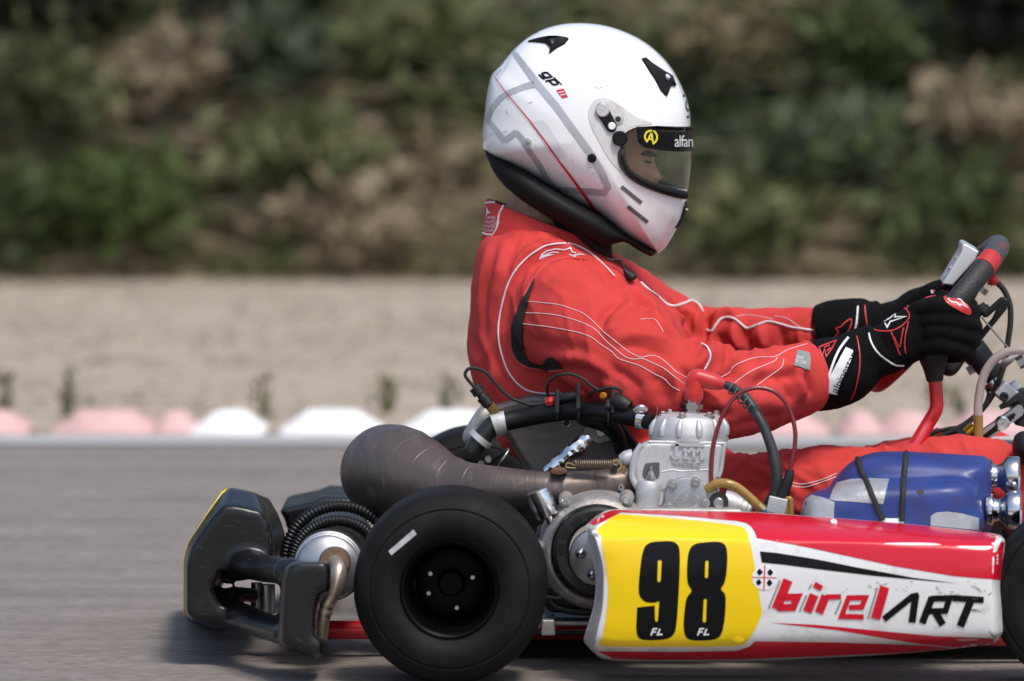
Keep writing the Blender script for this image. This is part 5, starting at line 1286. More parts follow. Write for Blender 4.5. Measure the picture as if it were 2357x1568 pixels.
# back panel seam, piping, stitching
VEST = U([(475, 540), (430, 620), (385, 705), (352, 795), (336, 880), (339, 950), (360, 1010), (402, 1052), (470, 1075), (560, 1083), (650, 1082)])
drape('elastic_gusset', [[U([(482, 535), (440, 615), (392, 705), (356, 795), (336, 880), (339, 955), (362, 1015), (405, 1055), (470, 1078), (560, 1084), (648, 1080), (620, 1030), (580, 1000), (552, 1008), (530, 1040), (498, 1046), (465, 1038), (440, 1015), (418, 975), (408, 900), (412, 800), (440, 680), (474, 590)])]], bs, m_knit, suit, .0024, 5)
g = G(); seam(g, VEST, bs, .0030, .001, 60); mk('vest_edge', g, m_vest, suit)
g = G(); seam(g, U([(478, 540), (510, 495), (560, 455), (620, 432), (700, 420), (790, 432)]), bs, .0020, .0004, 40); mk('vest_seam', g, m_vest, suit)
g = G()
seam(g, U([(950, 528), (900, 475), (840, 420), (780, 375), (700, 340), (620, 335), (540, 350), (470, 390), (410, 440), (360, 500), (320, 580), (295, 660), (275, 750), (265, 840), (270, 920), (290, 1000), (320, 1080), (370, 1150), (430, 1195), (500, 1213), (560, 1216), (640, 1216)]), bs, .0013, .0008, 120)
mk('piping', g, m_pipe_w, suit)
g = G(); seam(g, U([(1455, 924), (1490, 940), (1510, 985), (1503, 1025), (1475, 1075)]), bs, .0015, .0010, 30); mk('piping', g, m_pipe_w, suit)
for pts in ([(1100, 565), (1150, 610), (1200, 645), (1250, 690), (1295, 703), (1350, 690), (1400, 672), (1440, 692), (1466, 735)], [(1485, 842), (1520, 850), (1545, 812), (1580, 775), (1640, 772), (1700, 815), (1730, 832), (1790, 815), (1850, 795), (1930, 810), (2000, 830), (2112, 845)]):
    g = G(); seam(g, U(pts), bs, .0019, .0012, 90); mk('piping', g, m_pipe_w, suit)
g = G()
ST = [[(432, 675), (520, 683), (620, 695), (700, 720), (770, 750), (830, 800), (880, 850), (960, 915), (1030, 970), (1100, 1003), (1160, 993), (1210, 1005), (1270, 1050), (1310, 1090), (1390, 1130)], [(415, 742), (500, 745), (600, 755), (700, 780), (780, 810), (840, 845), (900, 910), (960, 960), (1010, 1000), (1060, 1015), (1110, 1012), (1180, 1040), (1240, 1070), (1290, 1110), (1355, 1160)], [(402, 806), (480, 815), (560, 825), (700, 850), (800, 880), (870, 930), (930, 970), (970, 1010), (1040, 1035), (1100, 1055), (1180, 1100), (1240, 1130), (1280, 1170), (1330, 1200)],
      [(1540, 1135), (1620, 1095), (1650, 1055), (1720, 1022), (1800, 1002), (1890, 1000), (1960, 962), (2010, 945), (2080, 925)], [(1640, 1165), (1750, 1085), (1880, 1030), (1905, 1003)], [(1785, 1170), (1850, 1120), (1930, 1060), (1942, 1012)], [(1100, 780), (1180, 780), (1215, 820), (1235, 855)], [(1660, 765), (1720, 755), (1800, 765), (1880, 780)], [(1890, 762), (1960, 775), (2040, 830)],
      [(1170, 1500), (1190, 1420), (1200, 1300)]]
for s_ in ST: seam(g, U(s_), bs, .0006, .0004, 110, 5)
seam(g, [(1800, 1100), (1840, 1115), (1890, 1105), (1925, 1090)], bs, .0008, .0005, 30, 5); seam(g, [(1800, 1110), (1850, 1122), (1925, 1098)], bs, .0008, .0005, 30, 5)
mk('stitching', g, m_thread, suit)
drape('shoulder_emblem', [stroke(U([(508, 425), (520, 398), (550, 378), (600, 366), (655, 372), (688, 360), (698, 384), (770, 402), (712, 400), (716, 412), (680, 398), (640, 388), (600, 400), (560, 412), (508, 426)]), 2.6), stroke(U([(545, 398), (585, 385), (620, 388)]), 2.4)], bs, m_whprint, suit, .0010, 6)
# dark pleated cloth under the arm, seat belt free hip: nothing more to add there
# stand-up collar
def loft_ell(g, secs, n=56):
    """secs: (centre, half vector along the body, half width across)"""
    g.rings([[c+a*math.cos(2*math.pi*k/n)+Vector((0, 1, 0))*w*math.sin(2*math.pi*k/n) for k in range(n)] for c, a, w in secs], 0, False, False); return g
def sec(u0, v0, u1, v1, w): A = P(u0, v0, YC); B = P(u1, v1, YC); return ((A+B)/2, (B-A)/2, w)
g = G(); loft_ell(g, [sec(1104, 585, 1455, 655, .125), sec(1108, 556, 1438, 632, .112), sec(1111, 535, 1420, 612, .100), sec(1113, 505, 1405, 590, .091), sec(1116, 480, 1395, 572, .086), sec(1118, 459, 1388, 556, .083), sec(1122, 456, 1385, 553, .080), sec(1126, 462, 1380, 560, .077), sec(1126, 500, 1380, 590, .078)])
col_ = mk('collar', g, m_suit, person, smooth=0, sub=1); bake(col_); bc = tree(col_)
for v in col_.data.vertices: v.co += v.normal*(.0028*noise.noise(Vector((v.co.x*30, v.co.y*30, v.co.z*16))))
bc = tree(col_)
g = G(); seam(g, U([(173, 290), (230, 302), (300, 292), (380, 270), (460, 262), (560, 275)]), bc, .0014, .0004, 40); seam(g, U([(462, 262), (478, 300)]), bc, .0012, .0002, 12); mk('collar_seam', g, m_vest, col_)
g = G()
for l in ([(190, 97), (240, 93), (293, 100), (288, 125), (270, 160), (262, 215), (255, 245), (232, 285)], [(232, 285), (200, 282), (172, 272)]): seam(g, U(l), bc, .0014, .0006, 40)
mk('patch_border', g, m_pipe_w, col_)
lt = []
for i, (x, y, t) in enumerate(((190, 190, 'HMS2'), (186, 216, 'MOTOR'), (180, 240, 'RACED'), (174, 265, 'TEAM'))): lt += text_loops(t, zU(x, y), (.39149*24, .39149*1), (.39149*2, -.39149*26), 1, .03)
lt += [[U([(195, 112), (206, 140), (222, 158), (206, 156), (192, 178), (197, 150)])]]
drape('patch_lettering', lt, bc, m_whprint, col_, .0009, 5)
g = G(); loft_ell(g, [sec(1122, 463, 1386, 556, .079), sec(1122, 458, 1386, 551, .0785), sec(1130, 462, 1380, 556, .074)]); mk('collar_lining', g, m_knit, col_, smooth=0)
# throat cover between helmet and collar, zip pull
g = G(); g.inflate(M_(zH, [(560, 1180), (700, 1250), (860, 1330), (980, 1400), (930, 1440), (935, 1490), (905, 1530), (800, 1480), (680, 1400), (560, 1290)]), zH(770, 1370), YC, .072, a=.8, b=.8, n=40, rings=8); mk('throat_cover', g, m_knit, person)
g = G(); g.tube([P(*zU(a, b), Y) for a, b, Y in [(905, 425, .62), (930, 432, .62), (975, 428, .62), (1000, 470, .62), (1012, 500, .62)]], .0022, 8)
mk('drawcord', g, m_cord, suit)
g = G(); g.tube([P(*zU(a, b), .62) for a, b in [(1005, 490), (1025, 512), (1050, 535), (1060, 550)]], [.003, .0055, .0085, .004], 10); g.tube([P(*zU(960, 428), .62), P(*zU(985, 432), .62)], .0035, 8, smooth=1); mk('cord_toggle', g, m_black, suit)
g = G()
lab = U([(2022, 964), (2068, 972), (2092, 980), (2098, 1010), (2093, 1080), (2030, 1062), (1996, 1052)])
drape('sleeve_label', [[lab]], bs, mat('label_cloth', (.20, .21, .21), .6, var=.2, vscale=60), suit, .0022, 6)
drape('label_lettering', text_loops('SIZE', zU(2012, 1012), (.39149*24, .39149*5), (.39149*6, -.39149*24), 1, .02)+text_loops('52 CM', zU(2006, 1035), (.39149*22, .39149*5), (.39149*6, -.39149*24), 1, .02), bs, m_whprint, suit, .0028, 4)

# ---------------------------------------------------------- gloves
def curl(g, pts, r): g.tube(pts, r, 12, smooth=4)
def glove(near):
    g = G()
    if near:
        cuff = [(1868, 868, .530, .0535), (1900, 862, .535, .0545), (1945, 848, .54, .053), (1990, 818, .545, .043), (2030, 795, .545, .038)]
        g.tube([P(u, v, Y) for u, v, Y, r in cuff], [r for *_, r in cuff], 28)
        g.inflate(M_(zS, [(600, 720), (680, 650), (850, 535), (960, 478), (1060, 452), (1150, 470), (1200, 560), (1200, 700), (1130, 810), (1000, 850), (900, 900), (780, 955), (640, 980)]), zS(930, 710), .545, .034, a=.8, b=.7, n=56, rings=10)
        for i in range(4):
            ln = (1.0, 1.06, 1.0, .86)[i]; y = 520+84*i; x1 = 1000+250*ln
            curl(g, [P(*zS(930, y+30), .530), P(*zS(1080, y+2), .512), P(*zS(x1-20, y+22), .512), P(*zS(x1+45, y+48), .535), P(*zS(x1+40, y+62), .565), P(*zS(x1-60, y+75), .590), P(*zS(x1-150, y+80), .592)], [.013, .0142, .0140, .0132, .0125, .0118, .009])
        curl(g, [P(*zS(850, 700), .575), P(*zS(930, 610), .60), P(*zS(1010, 540), .61), P(*zS(1090, 480), .605), P(*zS(1130, 440), .60)], [.017, .016, .0145, .0135, .010])
    else:
        cuff = [(1890, 765, .885, .042), (1925, 755, .88, .044), (1970, 750, .875, .043), (2010, 748, .87, .038), (2040, 735, .87, .033)]
        g.tube([P(u, v, Y) for u, v, Y, r in cuff], [r for *_, r in cuff], 24)
        g.inflate(M_(zS, [(560, 560), (720, 500), (800, 480), (880, 420), (1000, 383), (1100, 392), (1170, 420), (1200, 520), (1150, 640), (980, 720), (700, 760), (580, 700)]), zS(900, 580), .87, .033, a=.8, b=.7, n=56, rings=10)
        for i in range(4):
            y = 470+80*i; x1 = 1240
            curl(g, [P(*zS(930, y+30), .885), P(*zS(1080, y+2), .905), P(*zS(x1-20, y+20), .905), P(*zS(x1+40, y+45), .885), P(*zS(x1+30, y+60), .855), P(*zS(x1-60, y+70), .835)], [.013, .0142, .0140, .0132, .0125, .010])
        curl(g, [P(*zS(850, 600), .84), P(*zS(940, 500), .82), P(*zS(1020, 430), .81), P(*zS(1110, 400), .812), P(*zS(1155, 415), .815)], [.017, .016, .0145, .0135, .011])
    o = remesh(g, 'glove', m_glove, person, .003, 3)
    for v in o.data.vertices: v.co += v.normal*(.0016*noise.noise(v.co*38)+.0008*noise.noise(v.co*90))
    return o
gn = glove(True); gf = glove(False)
bg_ = tree(gn); bgf = tree(gf)
def gl(name, pts, w, m, o, bv, sm=4, off=.0010): return drape(name, [stroke(M_(zS, p), w, sm) for p in pts], bv, m, o, off, 6)
gl('white_trim', [[(492, 724), (440, 790), (400, 870), (360, 980), (318, 1080)]], 5.5, m_whprint, gn, bg_)
gl('white_trim', [[(625, 695), (640, 755), (680, 820), (740, 870), (800, 905), (855, 908)]], 4, m_whprint, gn, bg_)
gl('red_trim', [[(545, 715), (560, 790), (565, 880), (555, 980), (530, 1080), (505, 1128)], [(660, 672), (690, 682), (770, 680), (830, 655), (880, 610), (888, 570), (860, 535), (830, 525)], [(870, 545), (900, 492), (960, 475), (1060, 452)], [(885, 620), (865, 700), (858, 770), (865, 830)], [(770, 685), (790, 740), (810, 790), (830, 840)], [(852, 660), (838, 720), (825, 785), (790, 720)]], 2.6, m_redprint, gn, bg_)
gl('hand_emblem', [[(692, 636), (730, 632), (745, 658), (765, 622), (868, 588), (795, 592), (802, 562), (765, 600), (692, 636)]], 3.2, m_whprint, gn, bg_, 1)
gl('cuff_emblem', [[(298, 790), (330, 775), (410, 745), (385, 795), (345, 850), (335, 800), (320, 845), (298, 790)], [(330, 790), (370, 775)], [(350, 815), (375, 790)]], 3, m_redprint, gn, bg_, 1)
# knuckle pad with its emblem
pad = M_(zS, cr([(1112, 460), (1150, 450), (1200, 468), (1260, 505), (1290, 545), (1288, 572), (1260, 572), (1190, 535), (1135, 500)], 4, True))
drape('knuckle_pad', [[pad]], bg_, mat('pad_rubber', (.52, .03, .03), .4), gn, .0014, 6)
gl('pad_emblem', [[(1140, 478), (1165, 465), (1195, 475), (1222, 482), (1268, 530), (1228, 508), (1218, 520), (1200, 500), (1165, 495), (1140, 478)]], 2.4, m_whprint, gn, bg_, 1, .0022)
# cuff wordmark, running up the cuff, with a pale outline
ex = Vector((150, -295)).normalized(); em = 92*.35223*1.0
ey = Vector((ex.y, -ex.x))*1.0; ey = Vector((-.89, -.45))
t0 = zS(413, 1092)
drape('wordmark_backing', [stroke(M_(zS, [(380, 1092), (402, 1005), (440, 930), (472, 865), (500, 800)]), [25, 28, 27, 25, 20], 3)], bg_, m_whprint, gn, .0010, 6)
drape('wordmark', text_loops('alpinestars', t0, (ex.x*em*.80, ex.y*em*.80), (ey.x*em*.72, ey.y*em*.72), 1, .012), bg_, m_glove, gn, .0018, 4)
gl('white_trim', [[(553, 520), (548, 590), (540, 650), (520, 712)]], 4, m_whprint, gf, bgf)
gl('red_trim', [[(598, 515), (605, 590), (618, 660), (625, 690)], [(470, 625), (505, 605), (512, 630), (490, 680), (465, 718)], [(440, 655), (410, 665), (425, 690), (400, 722)], [(440, 655), (470, 625)]], 2.8, m_redprint, gf, bgf)
gl('white_trim', [[(1035, 415), (1040, 436)]], 5, m_whprint, gf, bgf, 1); gl('red_trim', [[(1050, 412), (1052, 428)], [(1120, 428), (1140, 418)]], 3, m_redprint, gf, bgf, 1)

# ---------------------------------------------------------- helmet
SH = M_(zH, [(174, 862), (170, 770), (183, 680), (190, 600), (206, 500), (228, 432), (268, 395), (318, 332), (360, 285), (430, 225), (520, 175), (620, 145), (720, 135), (830, 140), (940, 162), (1040, 200), (1130, 250), (1210, 315), (1280, 395), (1330, 480), (1365, 560), (1388, 640), (1397, 750), (1397, 880), (1385, 1040), (1372, 1150), (1370, 1190), (1352, 1270), (1330, 1320), (1308, 1352), (1280, 1402), (1250, 1450), (1215, 1483), (1195, 1478), (1120, 1442), (1020, 1392), (870, 1272), (640, 1145), (400, 1000), (215, 912)])
HC = zH(800, 800); HW = .130; HA, HB = .84, .80; HN = 120
def hel(outline, scale=1.0, W=HW):
    g = G(); c = HC; o = [(c[0]+(u-c[0])*scale, c[1]+(v-c[1])*scale) for u, v in outline]
    return g.inflate(o, c, YC, W*scale, a=HA, b=HB, n=HN, rings=26, smooth=3)
g = hel(SH)
helmet = mk('helmet', g, [m_shell, m_lining], person, smooth=0)
md = helmet.modifiers.new('so', 'SOLIDIFY'); md.thickness = .022; md.offset = -1; md.material_offset = 1; md.material_offset_rim = 1
cut = G(); PORT = M_(zH, [(1080, 765), (1030, 785), (1000, 812), (982, 860), (976, 930), (1000, 995), (1060, 1050), (1150, 1095), (1260, 1130), (1350, 1150), (1600, 1180), (1600, 775), (1380, 775), (1200, 762)])
cut.prism(cr(PORT[:8], 3)+PORT[8:], YC-.25, YC+.25)
co_ = mk('cutter', cut, m_lining)
md = helmet.modifiers.new('b', 'BOOLEAN'); md.operation = 'DIFFERENCE'; md.object = co_; md.solver = 'EXACT'
bake(helmet); bpy.data.objects.remove(co_)
helmet.data.shade_smooth(); helmet.data.set_sharp_from_angle(angle=R(38))
bh = tree(helmet)
# lower black edge roll
g = G(); g.inflate(M_(zH, [(182, 880), (225, 915), (400, 998), (640, 1140), (870, 1268), (1020, 1388), (1120, 1440), (1196, 1480), (1185, 1500), (1160, 1503), (1110, 1475), (1020, 1412), (900, 1398), (760, 1372), (640, 1305), (540, 1252), (400, 1162), (300, 1082), (240, 1008), (212, 950)]), zH(660, 1215), YC, .112, a=.95, b=.35, n=90, rings=14, smooth=3)
# (a ribbon shape: star-shaped enough about its centre only near the middle, so build it as a swept band instead)
g = G()
top = even(M_(zH, [(176, 858), (225, 900), (400, 982), (640, 1124), (870, 1252), (1020, 1376), (1120, 1432), (1198, 1478)]), 40)
bot = even(M_(zH, [(190, 900), (212, 950), (240, 1010), (300, 1085), (400, 1165), (540, 1255), (640, 1308), (760, 1372), (880, 1440), (1010, 1408), (1090, 1465), (1160, 1505), (1192, 1490)]), 40)
secs = []
for i, (a, b) in enumerate(zip(top, bot)):
    t = i/39; w = .118*math.sin(math.pi*min(1, max(0, .06+t*.88)))**.62
    if i in (0, 39): w *= .35
    A = P(a.x, a.y, YC); B = P(b.x, b.y, YC); M2 = (A+B)/2; n = 20
    ring_ = []
    for k in range(n):
        an = 2*math.pi*k/n; cy, sz = math.cos(an), math.sin(an)
        ring_.append(M2+(A-B)*.5*math.copysign(abs(sz)**.6, sz)+Vector((0, 1, 0))*w*math.copysign(abs(cy)**.3, cy)*(1 if sz > -.2 else .93))
    secs.append(ring_)
g.rings(secs); mk('edge_roll', g, m_helmrub, helmet, smooth=0)
def H(p): return M_(zH, p)
def hd(name, loops, m, off=.0006, step=9): return drape(name, loops, bh, m, helmet, off, step)
hd('silver_graphic', [stroke(H([(352, 305), (440, 420), (490, 490), (600, 620), (690, 745), (800, 895), (870, 1010), (910, 1100)]), [12, 16, 17, 17, 17, 17, 17, 16]),
     stroke(H([(915, 1092), (885, 1135), (800, 1127), (700, 1120), (600, 1117)]), [16, 15, 15, 14, 14]),
     stroke(H([(612, 1125), (570, 1085), (510, 980), (440, 880), (400, 810), (365, 775)]), 13), stroke(H([(372, 775), (300, 830)]), 14), stroke(H([(305, 832), (250, 765), (186, 690)]), 13), stroke(H([(205, 700), (225, 640), (280, 575), (340, 540), (420, 510), (480, 495)]), [10, 12, 13, 13, 14, 16]), stroke(H([(240, 450), (290, 412)]), 8)], m_grph)
hd('pale_graphic', [[H([(455, 718), (525, 705), (560, 740), (665, 915), (590, 928)])], stroke(H([(340, 330), (300, 410), (250, 470)]), 5)], m_grpl, .0009)
hd('red_line', [stroke(H([(250, 460), (300, 530), (370, 615), (450, 710), (540, 830), (620, 945), (700, 1050), (770, 1145), (840, 1245), (870, 1268)]), [1.2, 2, 2.4, 3, 3.6, 4.4, 5.4, 6.6, 8.2, 9])], m_grpr, .0013)
k_ = .39145
def GP(pts): return [zH(512+.74*s+.98*t, 432+.70*s-.20*t) for s, t in pts]
hd('model_lettering', [stroke(GP([(34, 4), (8, 4), (2, 10), (2, 30), (8, 38), (40, 38), (40, -14), (6, -14)]), 4.2), stroke(GP([(62, -16), (62, 38), (92, 38), (98, 30), (98, 10), (92, 4), (66, 4)]), 4.2), stroke(GP([(46, 46), (110, 46)]), 2.4)], m_blkp, .0009, 5)
hd('model_number', [[H([(605, 530), (648, 522), (675, 572), (640, 578)])]], m_grpr, .0009)
hd('number_slot', [stroke(H([(618, 545), (650, 540)]), 2.5), stroke(H([(630, 560), (660, 555)]), 2.5)], m_whprint, .0015, 5)
hd('side_plate', [[H(cr([(830, 590), (880, 578), (930, 590), (1000, 635), (1080, 690), (1170, 728), (1080, 740), (1075, 775), (1010, 795), (980, 850), (968, 920), (985, 985), (1020, 1040), (960, 990), (900, 910), (850, 820), (810, 740), (793, 660)], 3, True))]], mat('side_plate', (.62, .61, .60), .4, dirt=(.42, .38, .33), dscale=30, dlo=.5, dhi=.75), .0008)
def proud(name, out, m, th=.004, y=None, bev=.0012):
    """a thin shaped piece lying on the shell"""
    o = drape(name, [[out]], bh, m, helmet, th, 8)
    md = o.modifiers.new('s', 'SOLIDIFY'); md.thickness = th+.001; md.offset = -1; return o
proud('pivot_arm', H(cr([(838, 640), (850, 614), (875, 608), (905, 618), (918, 650), (945, 705), (960, 735), (952, 768), (930, 777), (905, 765), (870, 710), (842, 672)], 4, True)), m_helmrub, .004)
def disc(name, x, y, r, h, m):
    p, n = hit(bh, *zH(x, y)); n = n if n.dot(CAM-p) > 0 else -n
    g = G(); g.lathe(p, n, [(-.001, r), (h*.8, r), (h, r*.85), (h, .0005)], 28, cap=False); return mk(name, g, m, helmet)
disc('pivot_screw', 876, 650, .0105, .007, m_alu); disc('pivot_cap', 930, 742, .0058, .007, m_whis); disc('pivot_socket', 967, 702, .0085, .0025, m_alu); disc('socket_hole', 967, 702, .0045, .0030, m_black)
disc('visor_knob', 977, 814, .0115, .010, m_helmrub); disc('rubber_plug', 815, 930, .0068, .003, m_helmrub); disc('shell_screw', 437, 838, .0068, .0015, m_alu); disc('shell_screw', 437, 838, .004, .002, m_steel)
def slat_vent(x0, y0, x1, y1):
    hd('vent_slot', [stroke(H([(x0, y0), (x1, y1)]), 9)], m_black, .0006, 5)
    L_ = []
    for i in range(16):
        t = (i+.5)/16; x = x0+(x1-x0)*t; y = y0+(y1-y0)*t; L_.append(stroke(H([(x+7, y-9), (x-6, y+9)]), 1.7))
    hd('vent_mesh', L_, m_greys, .0012, 5)
slat_vent(988, 1098, 1106, 1194); slat_vent(1025, 1214, 1143, 1308)
# raised air scoops
def scoop(name, base, ridge):
    g = G(); n = len(base); pb = []; 
    for u, v in base:
        h, nn = hit(bh, u, v); nn = nn if nn is not None and nn.dot(CAM-h) > 0 else (-nn if nn is not None else Vector((0, -1, 0)))
        if h is None: h = P(u, v, YC-.03)
        pb.append((h, nn))
    g.add([h-nn*.003 for h, nn in pb]+[h+nn*.004 for h, nn in pb], [(i, (i+1) % n, n+(i+1) % n, n+i) for i in range(n)])
    c = len(g.v); rp = []
    for u, v, hh in ridge:
        h, nn = hit(bh, u, v); nn = nn if nn.dot(CAM-h) > 0 else -nn; rp.append(h+nn*hh)
    g.v += [tuple(p) for p in rp]
    m_ = len(rp)
    # fan each side edge to its nearest ridge point
    def near(i): return min(range(m_), key=lambda k: (rp[k]-pb[i][0]).length)
    for i in range(n):
        j = (i+1) % n; a, b = near(i), near(j)
        g.f.append((n+i, n+j, c+a)); g.m.append(0)
        if a != b: g.f.append((n+j, c+b, c+a)); g.m.append(0)
    return mk(name, g, m_helmrub, helmet, smooth=25, bevel=.0012)
scoop('air_scoop', H([(440, 250), (500, 234), (560, 224), (620, 222), (680, 232), (655, 262), (610, 285), (565, 320), (572, 285), (545, 258), (500, 252)]), [(*zH(560, 240), .010), (*zH(620, 245), .013), (*zH(590, 280), .008)])
scoop('air_scoop', H([(1104, 348), (1125, 345), (1160, 375), (1220, 415), (1280, 450), (1303, 510), (1280, 505), (1262, 520), (1250, 568), (1215, 530), (1190, 480), (1150, 420)]), [(*zH(1170, 410), .009), (*zH(1230, 460), .012), (*zH(1262, 490), .010)])
p, n_ = hit(bh, *zH(1247, 458)); g = G(); g.tube([p+Vector((0, -.010, .004)), p+Vector((0.006, -.013, -.001))], .004, 10, smooth=1); mk('scoop_slider', g, m_alu, helmet)
hd('top_mark', [[circ(zH(452, 205), 4, 10)], [circ(zH(490, 190), 2.5, 8)], [circ(zH(412, 238), 2.5, 8)]], m_blkp, .0008, 6)
hd('brow_lettering', [stroke(H([(1348, 560), (1372, 572)]), 5), stroke(H([(1372, 690), (1393, 682)]), 5), *[stroke(H([(1380, 586), (1367, 600), (1366, 630), (1376, 652), (1388, 640), (1388, 604), (1380, 586)]), 2.4)]], m_blkp, .0008, 5)
rs = random.Random(5); marks = []
for i in range(34):
    x, y = rs.choice([(300, 620), (330, 900), (640, 1060), (560, 640), (700, 1000), (870, 460), (960, 880), (1130, 1390), (240, 820)]); x += rs.gauss(0, 50); y += rs.gauss(0, 40); a = rs.uniform(-.6, 1.2); l = rs.uniform(4, 34)
    marks.append(stroke(H([(x, y), (x+l*.5*math.cos(a), y+l*.5*math.sin(a)+rs.uniform(-4, 4)), (x+l*math.cos(a), y+l*math.sin(a))]), [.5, rs.uniform(.7, 1.5), .4]))
hd('shell_scratch', marks, mat('scratch', (.22, .22, .23), .6), .0005, 6)
# front vent on the chin
g = G(); fr = H([(1372, 1182), (1378, 1200), (1368, 1255), (1350, 1300), (1330, 1335), (1308, 1348), (1322, 1290), (1328, 1230), (1312, 1178)])
g.rings([[P(u, v, YC-.040) for u, v in [(u-6, v) for u, v in fr]], [P(u, v, YC-.026) for u, v in fr], [P(u, v, YC+.026) for u, v in fr], [P(u, v, YC+.040) for u, v in [(u-6, v) for u, v in fr]]])
mk('chin_vent', g, m_helmrub, helmet, smooth=0, bevel=.003)
g = G(); g.tube([P(*zH(1355, 1232), YC-.03), P(*zH(1380, 1234), YC-.03)], .002, 8, smooth=1); g.bolt(P(*zH(1350, 1205), YC-.041), .003, .003); mk('vent_pin', g, m_steel, helmet, smooth=30)
# gasket round the eye port
g = G(); q = snap(H([(1200, 762), (1080, 768), (1030, 787), (1000, 814), (982, 862), (977, 930), (1002, 995), (1062, 1048), (1150, 1092), (1260, 1128), (1345, 1148)]), bh, .001, 60)
g.tube([p+Vector((.003, .002, 0)) for p in q], .0068, 10, smooth=1); g.tube([Vector((p.x+.003, 2*YC-p.y-.002, p.z)) for p in q], .0068, 10, smooth=1); mk('port_gasket', g, m_helmrub, helmet)
# visor: a curved clear sheet round the front
OUTL = even(cr(SH, 3, True), 240, True)
def helm_y(u, v):
    c = Vector(HC); d = Vector((u, v))-c; ang = d.angle_signed(Vector((1, 0))) if d.length > 1e-6 else 0
    best = None
    for a, b in zip(OUTL, OUTL[1:]+OUTL[:1]):
        p, r = Vector((a.x, a.y))-c, Vector((b.x, b.y))-Vector((a.x, a.y))
        den = d.x*r.y-d.y*r.x
        if abs(den) < 1e-9: continue
        t = (p.x*r.y-p.y*r.x)/den; s_ = (p.x*d.y-p.y*d.x)/den
        if t > 0 and -1e-6 <= s_ <= 1+1e-6: best = t
    s = min(1, 1/best) if best else 1          # fraction of the way to the outline
    if s >= 1: return 0.0
    th = math.asin(min(1, s**(1/HA))); return HW*math.cos(th)**HB
def visor(s0, s1, off, ns, nt=26):
    edgeB = cr(H([(1072, 735), (1020, 778), (988, 828), (972, 880), (972, 940), (1000, 1010), (1080, 1078), (1190, 1122), (1270, 1150)]), 6)
    front = cr(H([(1409, 762), (1404, 880), (1394, 1000), (1386, 1060), (1372, 1172)]), 8)
    eB = even(edgeB, 101); eF = even(front, 101); rows = []
    for i in range(ns+1):
        s = s0+(s1-s0)*i/ns; k = min(100, int(round(s*100)))
        # the sunstrip starts at the upper corner, so its back edge is short
        b = eB[k]; f = eF[k]; near_ = []
        for j in range(nt+1):
            t = math.sin(j/nt*math.pi/2)
            u = b.x+(f.x-b.x)*t; v = b.y+(f.y-b.y)*t+math.sin(math.pi*t)*(-4)*(1 if s > .9 else 0)
            c = Vector(HC); q = c+(Vector((u, v))-c)/1.022
            y = helm_y(q.x, q.y)*1.018+off if j < nt else 0
            if j < nt: y = max(y, .128*math.sqrt(max(0, 1-t**3.2))*.0+y)
            near_.append((u, v, y))
        row = [P(u, v, YC)-Vector((0, y, 0)) for u, v, y in near_]+[P(u, v, YC)+Vector((0, y, 0)) for u, v, y in near_[::-1][1:]]
        rows.append(row)
    g = G(); g.rings(rows, closed_ring=False); return g
mv = bpy.data.materials.new('visor_clear'); mv.use_nodes = True; nt_ = mv.node_tree; nt_.nodes.remove(nt_.nodes['Principled BSDF'])
tr_ = nt_.nodes.new('ShaderNodeBsdfTransparent'); tr_.inputs['Color'].default_value = (.98, .975, .96, 1); gl_ = nt_.nodes.new('ShaderNodeBsdfGlossy'); gl_.inputs['Roughness'].default_value = .04
fz = nt_.nodes.new('ShaderNodeFresnel'); geo_ = nt_.nodes.new('ShaderNodeNewGeometry'); mi_ = nt_.nodes.new('ShaderNodeMapRange'); mi_.inputs['To Min'].default_value = 1.4; mi_.inputs['To Max'].default_value = 1/1.4; nt_.links.new(geo_.outputs['Backfacing'], mi_.inputs['Value']); nt_.links.new(mi_.outputs['Result'], fz.inputs['IOR']); mx_ = nt_.nodes.new('ShaderNodeMixShader')
nt_.links.new(fz.outputs[0], mx_.inputs[0]); nt_.links.new(tr_.outputs[0], mx_.inputs[1]); nt_.links.new(gl_.outputs[0], mx_.inputs[2]); df_ = nt_.nodes.new('ShaderNodeBsdfDiffuse'); df_.inputs['Color'].default_value = (.70, .64, .56, 1); m2_ = nt_.nodes.new('ShaderNodeMixShader')
nn_ = nt_.nodes.new('ShaderNodeTexNoise'); nn_.inputs['Scale'].default_value = 60; nn_.inputs['Detail'].default_value = 8; mr_ = nt_.nodes.new('ShaderNodeMapRange')
mr_.inputs['From Min'].default_value = .35; mr_.inputs['From Max'].default_value = .8; mr_.inputs['To Min'].default_value = .0; mr_.inputs['To Max'].default_value = .10
nt_.links.new(nn_.outputs['Fac'], mr_.inputs['Value']); nt_.links.new(mr_.outputs['Result'], m2_.inputs[0])
nt_.links.new(mx_.outputs[0], m2_.inputs[1]); nt_.links.new(df_.outputs[0], m2_.inputs[2]); nt_.links.new(m2_.outputs[0], nt_.nodes['Material Output'].inputs['Surface'])
vis = mk('visor', visor(0, 1, .003, 22), mv, helmet, smooth=0)
